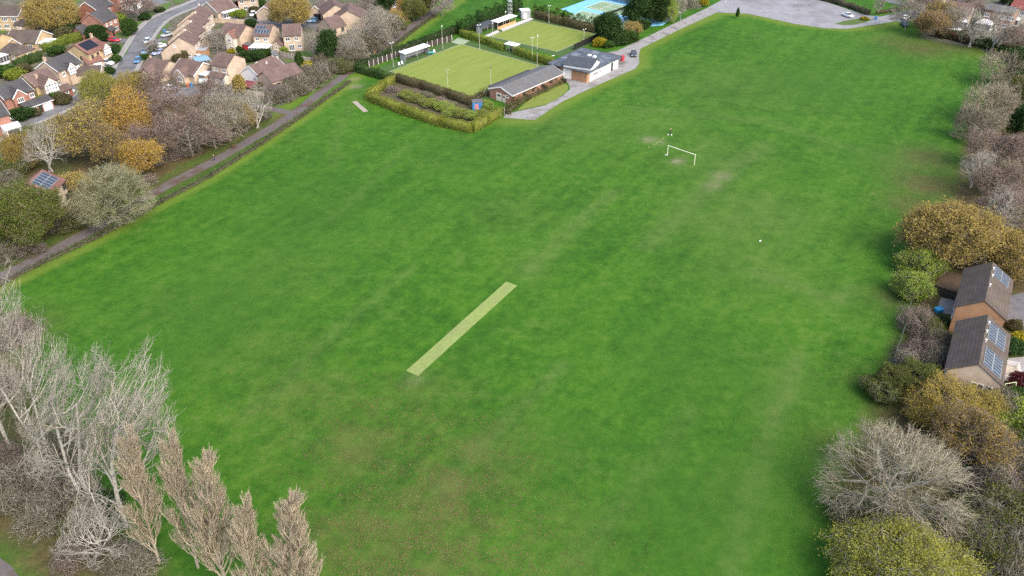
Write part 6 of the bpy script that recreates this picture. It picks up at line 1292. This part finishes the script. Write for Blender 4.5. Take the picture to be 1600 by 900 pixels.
for k, x, y, H, r_, lab in [('yellow_bush', 937, 67, 2.6, 2.6, 'bright yellow bush behind the clubhouse'), ('green_bush', 951, 70, 2, 2, 'small green bush beside the bright yellow bush'), ('dark_bush', 966, 62, 3, 3.4, 'dark green bush at the edge of the drive right of the round dark tree'), ('green_bush', 984, 58, 3, 3.4, 'green bush at the edge of the drive below the straw coloured bush'), ('dark_bush', 1004, 38, 2.6, 3.2, 'dark bush under the tall trees by the drive'), ('brown_bush', 1030, 26, 2.4, 3, 'olive bush under the tall trees nearer the car park'), ('scrub' and 'scrub_bare', 1082, 4, 4, 3, 'grey bare bush at the top of the drive'), ('yellow_bush', 1100, 4, 3, 1.8, 'yellow bush at the car park corner'),
    ('green_bush', 373, 75, 2, 2.5, 'green shrub beside the red lean-to'), ('dark_bush', 387, 88, 2.8, 3, 'dark green bush in the gardens behind the two storey house'), ('dark_bush', 403, 87, 3, 3, 'dark bush below the white conservatory'), ('green_bush', 416, 84, 2.4, 2.4, 'green bush beside the glazed summer house'), ('yellow_bush', 481, 102, 2.0, 1.8, 'yellow bush below the conical green tree'), ('yellow_bush', 361, 80.5, 1.4, 1.4, 'low yellow shrub behind the two storey house'), ('brown_bush', 292, 84, 3, 2.3, 'grey brown round bush below the nearest terrace gable'), ('brown_bush', 278, 90, 2, 2, 'olive bush left of the round bush below the terrace gable'), ('lime_blob', 225, 123, 2.6, 2.8, 'yellow green bush at the corner bungalow'), ('brown_bush', 214, 118, 2, 2, 'brown bush at the road corner by the bungalow'), ('dark_bush', 240, 76, 2, 1.6, 'dark shrub beside the small bare tree at the terrace'), ('green_bush', 225, 89, 1.6, 1.6, 'small green shrub at the kerb by the blue grey car'),
    ('green_bush', 88, 80, 2.6, 3, 'green bush in front of the long clipped hedge'), ('green_bush', 8, 112, 3, 3.6, 'green bush at the left edge below the hipped bungalow'), ('lime_blob', 24, 117, 3, 3.4, 'lighter green bush near the left edge in the back gardens'), ('brown_bush', 36, 108, 2.6, 3, 'brown bush in the back gardens behind the half timbered house'), ('lime_blob', 66, 152, 2.6, 2.8, 'bright lime green bush below the tall half timbered gable'), ('green_bush', 82, 152, 2.8, 3, 'green bush beside the lime green bush by the half timbered gable'), ('brown_bush', 95, 155, 2.6, 3, 'olive brown bush near the silver parked cars'), ('green_bush', 25, 178, 2.2, 2.4, 'lime bush in front of the red brick house, left one'), ('dark_bush', 37, 178, 2.8, 3, 'dark green bush in front of the red brick house'), ('brown_bush', 52, 176, 2, 2, 'russet bush beside the black parked car'), ('dark_bush', 15, 165, 2.4, 2.4, 'dark bush at the corner of the red brick house'),
    ('dark_bush', 174, 77, 2.6, 3, 'dark bush below the red car'), ('green_bush', 181, 93, 2.2, 2, 'green shrub beside the driveway at the road'), ('dark_bush', 166, 111, 2.6, 2.4, 'dark bush beside the garage of the half timbered houses'), ('dark_bush', 105, 46, 3.5, 3.5, 'dark shrub right of the big golden green tree'), ('brown_bush', 100, 52, 3.5, 3.5, 'pinkish brown shrub beside the small brick garage'), ('brown_bush', 94, 60, 2, 2.4, 'orange brown shrub at the end of the conservatory'), ('dark_bush', 118, 30, 3, 3, 'dark bush left of the red brick gable'), ('lime_blob', 186, 28, 3, 2.6, 'yellow green bush beside the red brick house'), ('dark_bush', 226, 26, 2.4, 2.4, 'dark bush on the verge of the upper road'), ('dark_bush', 249, 15, 1.6, 2.2, 'low dark bush on the grass by the upper road'),
    ('lime_blob', 364, 21, 2.6, 2.6, 'yellow green shrub by the dark car at the glazed bungalow'), ('lime_blob', 377, 22, 3, 2, 'tall yellow green shrub left of the white car'), ('dark_bush', 392, 36, 2.4, 2.4, 'dark bush beside the white car on the upper cul de sac'), ('dark_bush', 403, 25, 2, 1.6, 'round dark shrub right of the white car'), ('red_bush', 372, 8, 3, 2.2, 'dark red shrub at the end of the long glazed bungalow'), ('green_bush', 406, 5, 2.5, 2.4, 'green shrub in the garden at the top edge'), ('dark_bush', 334, 24, 2, 1.8, 'round dark bush below the glazed bungalow'), ('brown_bush', 397, 15, 2, 2.2, 'brown red shrub left of the white trimmed bungalow'), ('green_bush', 424, 132, 2.6, 1.6, 'green shrub in front of the low outbuilding'), ('brown_bush', 402, 138, 2.4, 3, 'olive grey shrub beside the low outbuilding')]:
    T(k, 'bush', lab, (x, y), H, r_, .45, None, 'bush')
# hedges
hedge('clipped_hedge', 'long bright green clipped hedge between the back gardens in the top left', V2([(70, 82), (108, 68), (137, 59)]), 1.8, 2.6, M['leaf_hedge'], 46, .19, None, .95, .06)
hedge('clipped_hedge', 'green hedge behind the grey roofed half timbered house', V2([(26, 108), (46, 100), (66, 93)]), 2, 2.6, M['leaf_green'], 46, .19, None, .95, .06)
hedge('clipped_hedge', 'green hedge below the square buff house', V2([(423, 78), (436, 80), (448, 82)]), 1.4, 1.5, M['leaf_hedge'], 46, .19, None, .95, .06)
hedge('clipped_hedge', 'dark green hedge between gardens below the white conservatory', V2([(392, 96), (408, 90), (420, 86)]), 2, 2.2, M['leaf_dark'], 46, .19, None, .95, .06)
hedge('boundary_hedge', 'dark green hedge along the back of the front bowling green by the panel fence', V2([(559, 109), (600, 94), (660, 71), (716, 50)]), 2.0, 2.3, M['leaf_dark'], 18, .34)
hedge('boundary_hedge', 'tall dark green hedge behind the wooden shelter at the rear green', V2([(719, 54), (750, 42), (800, 21), (812, 17)]), 2.6, 4.2, M['leaf_dark'], 18, .38, None, .8, .2)
hedge('boundary_hedge', 'green hedge at the left corner of the front bowling green', V2([(558, 112), (586, 120), (613, 128)]), 1.8, 2.3, M['leaf_green'], 20, .32)
hedge('enclosure_hedge', 'long yellow green clipped hedge along the field side of the enclosure', V2([(577, 156), (630, 177), (690, 196), (737, 206)]), 2.1, 2.2, M['leaf_hedge_y'], 46, .19, None, .95, .06)
hedge('enclosure_hedge', 'yellow green clipped hedge at the drive end of the enclosure', V2([(739, 205), (760, 193), (779, 181)]), 2.2, 2.2, M['leaf_hedge_y'], 46, .19, None, .95, .06)
hedge('enclosure_hedge', 'yellow green clipped hedge at the left end of the enclosure', V2([(578, 153), (600, 138), (618, 127)]), 1.7, 2.2, M['leaf_hedge_y'], 46, .19, None, .95, .06)
hedge('enclosure_hedge', 'brownish hedge between the enclosure and the front bowling green', V2([(620, 127), (660, 139), (700, 152), (735, 164)]), 1.9, 2.2, M['leaf_hedge_b'], 46, .19, None, .95, .06)
hedge('middle_hedge', 'bright green clipped hedge between the two greens, left of the small shelter', V2([(722, 56), (733, 60)]), 1.6, 2.0, M['leaf_hedge'], 46, .19, None, .95, .06)
hedge('middle_hedge', 'long bright green clipped hedge between the two greens up to the small shelter', V2([(735, 60.5), (760, 69), (787, 79)]), 1.7, 2.2, M['leaf_hedge'], 46, .19, None, .95, .06)
hedge('middle_hedge', 'bright green clipped hedge between the two greens, from the small shelter to the clubhouse', V2([(806, 84.5), (840, 96), (868, 104)]), 1.8, 2.2, M['leaf_hedge'], 46, .19, None, .95, .06)
hedge('rear_hedge', 'olive and russet trimmed hedge along the far side of the rear green', V2([(836, 28), (880, 39), (930, 51)]), 1.6, 2.4, M['leaf_hedge_b'], 22, .32)
hedge('rear_hedge', 'taller ragged green hedge between the rear green and the tennis court', V2([(836, 22), (880, 33), (928, 44)]), 1.6, 2.7, M['leaf_green'], 18, .36, None, .7, .3)
hedge('low_hedge', 'low dark hedge line between the footpath and the field', V2([(-40, 463), (0, 446), (70, 410), (156, 370), (253, 316), (331, 275), (408, 226), (478, 178), (546, 129)]), 1.0, .75, M['leaf_scrub'], 26, .24, None, .8, .3)
hedge('low_hedge', 'low brown hedge line along the upper footpath behind the greens', V2([(590, 92), (612, 76), (650, 46), (682, 24)]), 1.0, .7, M['leaf_scrub'], 20, .26, None, .8, .3)
hedge('wild_hedge', 'brown bushy hedge along the foot of the long brick building', V2([(792, 178), (806, 165), (822, 155), (850, 142), (876, 130)]), 2.2, 1.7, M['leaf_hedge_b'], 22, .28, None, .75, .3)
hedge('wild_hedge', 'brown bush at the gable end of the long brick building by the enclosure', V2([(739, 159), (752, 151), (764, 147)]), 1.6, 1.4, M['leaf_hedge_b'], 20, .28, None, .75, .3)
hedge('car_park_hedge', 'dark brown hedge along the top side of the car park', V2([(1268, -3), (1300, 4), (1330, 13), (1356, 23)]), 1.6, 1.6, M['leaf_scrub'], 18, .34)
hedge('car_park_hedge', 'brown hedge bordering the grass right of the car park hedge', V2([(1370, 22), (1400, 17), (1425, 8)]), 1.0, 1.0, M['leaf_hedge_b'], 16, .34)
hedge('garden_hedge', 'bright dark green clipped hedge between the two white barked trees', V2([(1526, 72), (1540, 75), (1553, 78)]), 2.4, 2.6, M['leaf_green'], 18, .36)
hedge('garden_hedge', 'purplish brown hedge at the foot of the houses in the top right', V2([(1462, 57), (1490, 62), (1522, 71)]), 2.4, 2.0, M['leaf_brown'], 16, .36)
# inside the enclosure
for i, (k, x, y, H, r_) in enumerate([('lime_bush', 634, 147, 2, 2), ('lime_bush', 652, 152, 2.2, 2.1), ('lime_bush', 672, 160, 2.2, 2.2), ('lime_bush', 690, 165, 2.4, 2.2), ('lime_bush', 706, 172, 2.2, 2.0), ('lime_bush', 722, 176, 2.2, 2.1), ('lime_bush', 738, 180, 2.2, 2.0), ('lime_bush', 752, 176, 2.4, 2.0), ('lime_bush', 760, 164, 2.6, 1.8), ('scrub_purple', 616, 138, 1.8, 2.2), ('scrub_purple', 640, 142, 1.6, 2.2), ('scrub_leafy', 662, 148, 1.5, 2.2), ('scrub_purple', 684, 156, 1.5, 2.2), ('scrub_leafy', 700, 162, 1.3, 2)]):
    T(k, 'enclosure_shrub', 'lime green shrub growing inside the hedged enclosure' if k == 'lime_bush' else ('purplish bare shrub inside the hedged enclosure' if k == 'scrub_purple' else 'olive shrub inside the hedged enclosure'), (x, y), H, r_, .5, 'shrubs inside the hedged enclosure', 'shrub')
# car park and top right
e = T('green_cone', 'sapling', 'dark green sapling on the field edge at the car park', (1153, 20), 3.6, .8, .5)
for k, n, x, y, H, r_, lab in [('rust', 'autumn_tree', 1452, 35, 9.5, 5.6, 'orange brown tree at the field edge in the top right'), ('brown_leafy', 'autumn_tree', 1470, 25, 9, 6, 'brown orange tree behind the orange brown tree in the top right'), ('grey_bare', 'bare_tree', 1421, 18, 12, 5.5, 'green grey bare tree left of the orange brown tree'), ('purple_bare', 'bare_tree', 1445, 3, 10, 6, 'brown bare tree at the top edge behind the orange trees'), ('white_bare', 'bare_tree', 1521, 44, 11, 5, 'white barked bare tree left of the dark green garden hedge'), ('white_bare', 'bare_tree', 1562, 46, 12.5, 6.5, 'white barked bare tree right of the dark green garden hedge'), ('purple_bare', 'bare_tree', 1584, 60, 9, 5.5, 'purplish bare tree in front of the cream rendered house'), ('purple_bare', 'bare_tree', 1511, 8, 9, 6, 'purple grey bare tree behind the buff brick house in the top right'), ('grey_bare', 'bare_tree', 1490, 30, 9, 5, 'grey bare tree between the orange trees and the buff brick house'), ('grey_bare', 'poplar_stump', 1376, 2, 10, 2.0, 'narrow bare tree at the end of the grass island')]:
    T(k, n, lab, (x, y), H, r_, .52)
for k, x, y, H, r_, lab in [('dark_bush', 1578, 80, 3.5, 4, 'dark green bush right of the white barked trees'), ('dark_bush', 1597, 76, 3, 3.5, 'dark bush at the right edge below the cream house'), ('yellow_bush', 1558, 80, 1.2, 1.4, 'small yellow shrub at the foot of the right white barked tree'), ('brown_bush', 1512, 51, 2.5, 2.5, 'yellowish bush below the buff brick house in the top right'), ('dark_bush', 1486, 54, 2, 3, 'dark bush below the white car in the house gardens'), ('yellow_bush', 1351, 29, .9, 1.6, 'golden shrub on the grass island in the car park'), ('dark_bush', 1578, 1, 3, 3.5, 'dark bush behind the cream house at the top edge')]:
    T(k, 'bush', lab, (x, y), H, r_, .45, None, 'bush')
# right edge
for k, n, x, y, H, r_, lab in [('feather', 'feathery_tree', 1568, 112, 8.5, 5, 'feathery straw grey tree, farthest of the feathery row on the right edge'), ('feather', 'feathery_tree', 1550, 168, 9, 5.2, 'feathery straw grey tree in the middle of the feathery row'), ('feather', 'feathery_tree', 1528, 192, 8.5, 4.6, 'feathery straw grey tree, nearest of the feathery row on the right edge'), ('feather', 'feathery_tree', 1575, 160, 8, 4.6, 'feathery straw grey tree at the back of the row beside the pine'),
    ('evergreen', 'pine', 1595, 105, 10, 4.5, 'dark green pine at the right edge behind the feathery row, upper one'), ('dark_oak', 'pine', 1592, 150, 10, 4.6, 'green pine at the right edge behind the feathery row, lower one'), ('evergreen', 'pine', 1603, 195, 9, 4, 'dark green pine at the right edge above the purple bare trees'), ('purple_bare', 'bare_tree', 1555, 235, 9.5, 6.6, 'purple brown bare tree below the feathery row'), ('purple_bare', 'bare_tree', 1595, 238, 9.5, 6.2, 'purple brown bare tree at the right edge below the pines'), ('white_bare', 'bare_tree', 1526, 265, 8.5, 4.6, 'white branched bare tree on the field edge below the feathery row'),
    ('purple_bare', 'bare_tree', 1560, 285, 8, 5.5, 'purplish bare tree behind the white branched one'), ('purple_bare', 'bare_tree', 1580, 330, 9, 6.4, 'pinkish purple bare tree behind the big golden tree'), ('white_bare', 'bare_tree', 1566, 338, 9, 4.6, 'white branched bare tree between the big golden tree and the right edge'), ('gold', 'autumn_tree', 1487, 360, 11.5, 8.6, 'big golden brown round tree at the right of the field'), ('gold', 'autumn_tree', 1588, 398, 9, 5.8, 'golden green tree at the right edge above the solar panel houses'), ('feather', 'bare_tree', 1590, 280, 7.5, 4.6, 'tan grey feathery tree at the right edge among the purple ones'), ('lime_bush', 'small_tree', 1450, 411, 5.5, 3.4, 'light green small tree below the big golden tree'), ('lime_bush', 'small_tree', 1434, 446, 5.5, 3.0, 'yellow green small tree at the top of the green railing'),
    ('dome', 'bare_tree', 1395, 742, 11, 9.5, 'big round bare grey tree at the right of the field in the foreground'), ('brown_leafy', 'autumn_tree', 1522, 692, 8.5, 5.4, 'orange brown twiggy tree behind the big round bare tree'), ('yellow_green', 'autumn_tree', 1426, 896, 9, 8.8, 'yellow green leafy tree at the bottom edge on the right'), ('mid_gold', 'autumn_tree', 1478, 634, 5.2, 4.6, 'golden brown wide tree in front of the nearest solar panel houses'), ('mid_gold', 'autumn_tree', 1531, 640, 4.6, 3.2, 'golden tree below the gable end windows of the nearest houses'), ('lime_bush', 'small_tree', 1590, 655, 5, 4, 'bright yellow green small tree at the right edge'), ('dark_oak', 'small_tree', 1435, 592, 5.5, 3.8, 'dark green tree left of the nearest solar panel houses'), ('dark_oak', 'small_tree', 1394, 592, 5, 2.7, 'olive green small tree at the lower end of the green railing')]:
    T(k, n, lab, (x, y), H, r_, .5)
for i, (k, x, y, H, r_) in enumerate([('scrub_purple', 1442, 505, 4.5, 3.6), ('scrub_purple', 1436, 540, 4.5, 3.4), ('scrub_bare', 1419, 572, 4, 3.2), ('scrub_purple', 1450, 530, 4, 3), ('scrub_green', 1475, 540, 3, 2.4), ('scrub_leafy', 1462, 560, 3.5, 3), ('scrub_green', 1455, 505, 2.6, 2), ('scrub_green', 1378, 604, 3.4, 2.8), ('scrub_leafy', 1560, 635, 4.5, 3.6), ('scrub_bare', 1575, 655, 4, 3.2)]):
    T(k, 'garden_scrub', {'scrub_purple': 'purple grey bare shrub behind the green railing', 'scrub_bare': 'grey bare shrub beside the nearest solar panel houses', 'scrub_green': 'green shrub in the gardens behind the green railing', 'scrub_leafy': 'olive shrub beside the nearest solar panel houses'}[k], (x, y), H, r_, .45, 'shrubs around the right hand houses', 'shrub')
for i, (k, x, y, H, r_) in enumerate([('scrub_bare', 1560, 760, 5, 4), ('scrub_leafy', 1590, 722, 5, 4), ('scrub_green', 1590, 800, 5, 4), ('scrub_bare', 1545, 815, 4.5, 3.8), ('scrub_bare', 1592, 860, 5, 4), ('scrub_green', 1560, 880, 4.5, 3.6), ('scrub_green', 1515, 800, 4.5, 3.4), ('scrub_purple', 1530, 750, 4.5, 3.6), ('scrub_purple', 1580, 690, 4, 3.4), ('scrub_leafy', 1530, 850, 4.5, 3.4), ('scrub_purple', 1605, 770, 5, 4), ('scrub_leafy', 1565, 725, 4, 3.2), ('scrub_bare', 1490, 815, 3.6, 3), ('scrub_leafy', 1575, 915, 4.5, 3.6), ('scrub_green', 1345, 810, 2.6, 3), ('scrub_leafy', 1400, 820, 3, 3.2), ('scrub_green', 1450, 812, 3.4, 3)]):
    T(k, 'thicket_shrub', {'scrub_bare': 'grey bare shrub in the thicket at the lower right corner', 'scrub_leafy': 'olive grey shrub in the thicket at the lower right corner', 'scrub_green': 'dark green shrub in the thicket at the lower right corner', 'scrub_purple': 'purplish bare shrub in the thicket at the lower right corner'}[k], (x, y), H, r_, .42, 'thicket at the lower right corner', 'shrub')
for k, x, y, H, r_, lab in [('yellow_bush', 1596, 532, 1.8, 2, 'bright yellow bush in the front garden of the nearest houses'), ('dark_bush', 1584, 541, 1.8, 2, 'dark green bush beside the bright yellow bush on the right'), ('brown_bush', 1586, 508, 1.6, 1.4, 'round olive bush in the front garden at the right edge'), ('red_bush', 1594, 597, 2.2, 2, 'dark red shrub at the right edge beside the deck'), ('green_bush', 1592, 622, 1.8, 2.4, 'green shrub below the dark red shrub at the right edge'), ('dark_bush', 1470, 503, 1.4, 1.6, 'dark green low bush on the patio behind the houses')]:
    T(k, 'bush', lab, (x, y), H, r_, .45, None, 'bush')
# fallen leaves on the field
rng = np.random.default_rng(77); pts = []; KN = 2.2
for x, y, r_, n in [(560, 690, 9, 2600), (690, 790, 9, 4200), (620, 880, 9, 4600), (480, 630, 9, 1300), (760, 720, 8, 1500), (640, 640, 8, 1500), (540, 850, 8, 3600), (430, 560, 9, 700), (860, 860, 9, 1400), (720, 890, 8, 2600), (1320, 800, 5, 700), (1365, 600, 5, 700), (1440, 290, 8, 1600), (1450, 75, 10, 1500), (1430, 330, 6, 900), (300, 520, 12, 500), (1000, 700, 20, 900), (1250, 640, 12, 600)]:
    c = at(x, y); pts.append(rng.normal(size=(int(n*KN), 2))*r_*.95+c)
pts = np.concatenate(pts); cl = np.sin(pts[:, 0]*.9+np.sin(pts[:, 1]*.7)*2)+np.sin(pts[:, 1]*1.1+pts[:, 0]*.3)+rng.normal(size=len(pts))*.9; pts = pts[cl > -.5]
c3 = np.concatenate([pts, rng.uniform(.03, .06, (len(pts), 1))], 1)
v, f = leaf_quads(rng, c3, .115, .82)
tag(link_mesh('fallen_leaves', np_mesh('fallen_leaves', v, f, leafmat('fallen_leaf', [(.145, .105, .05), (.19, .145, .072), (.235, .185, .10), (.11, .082, .04)], .1))), kind='stuff')
for o in list(sc.objects):
    if o.type == 'EMPTY' and not o.children: bpy.data.objects.remove(o)
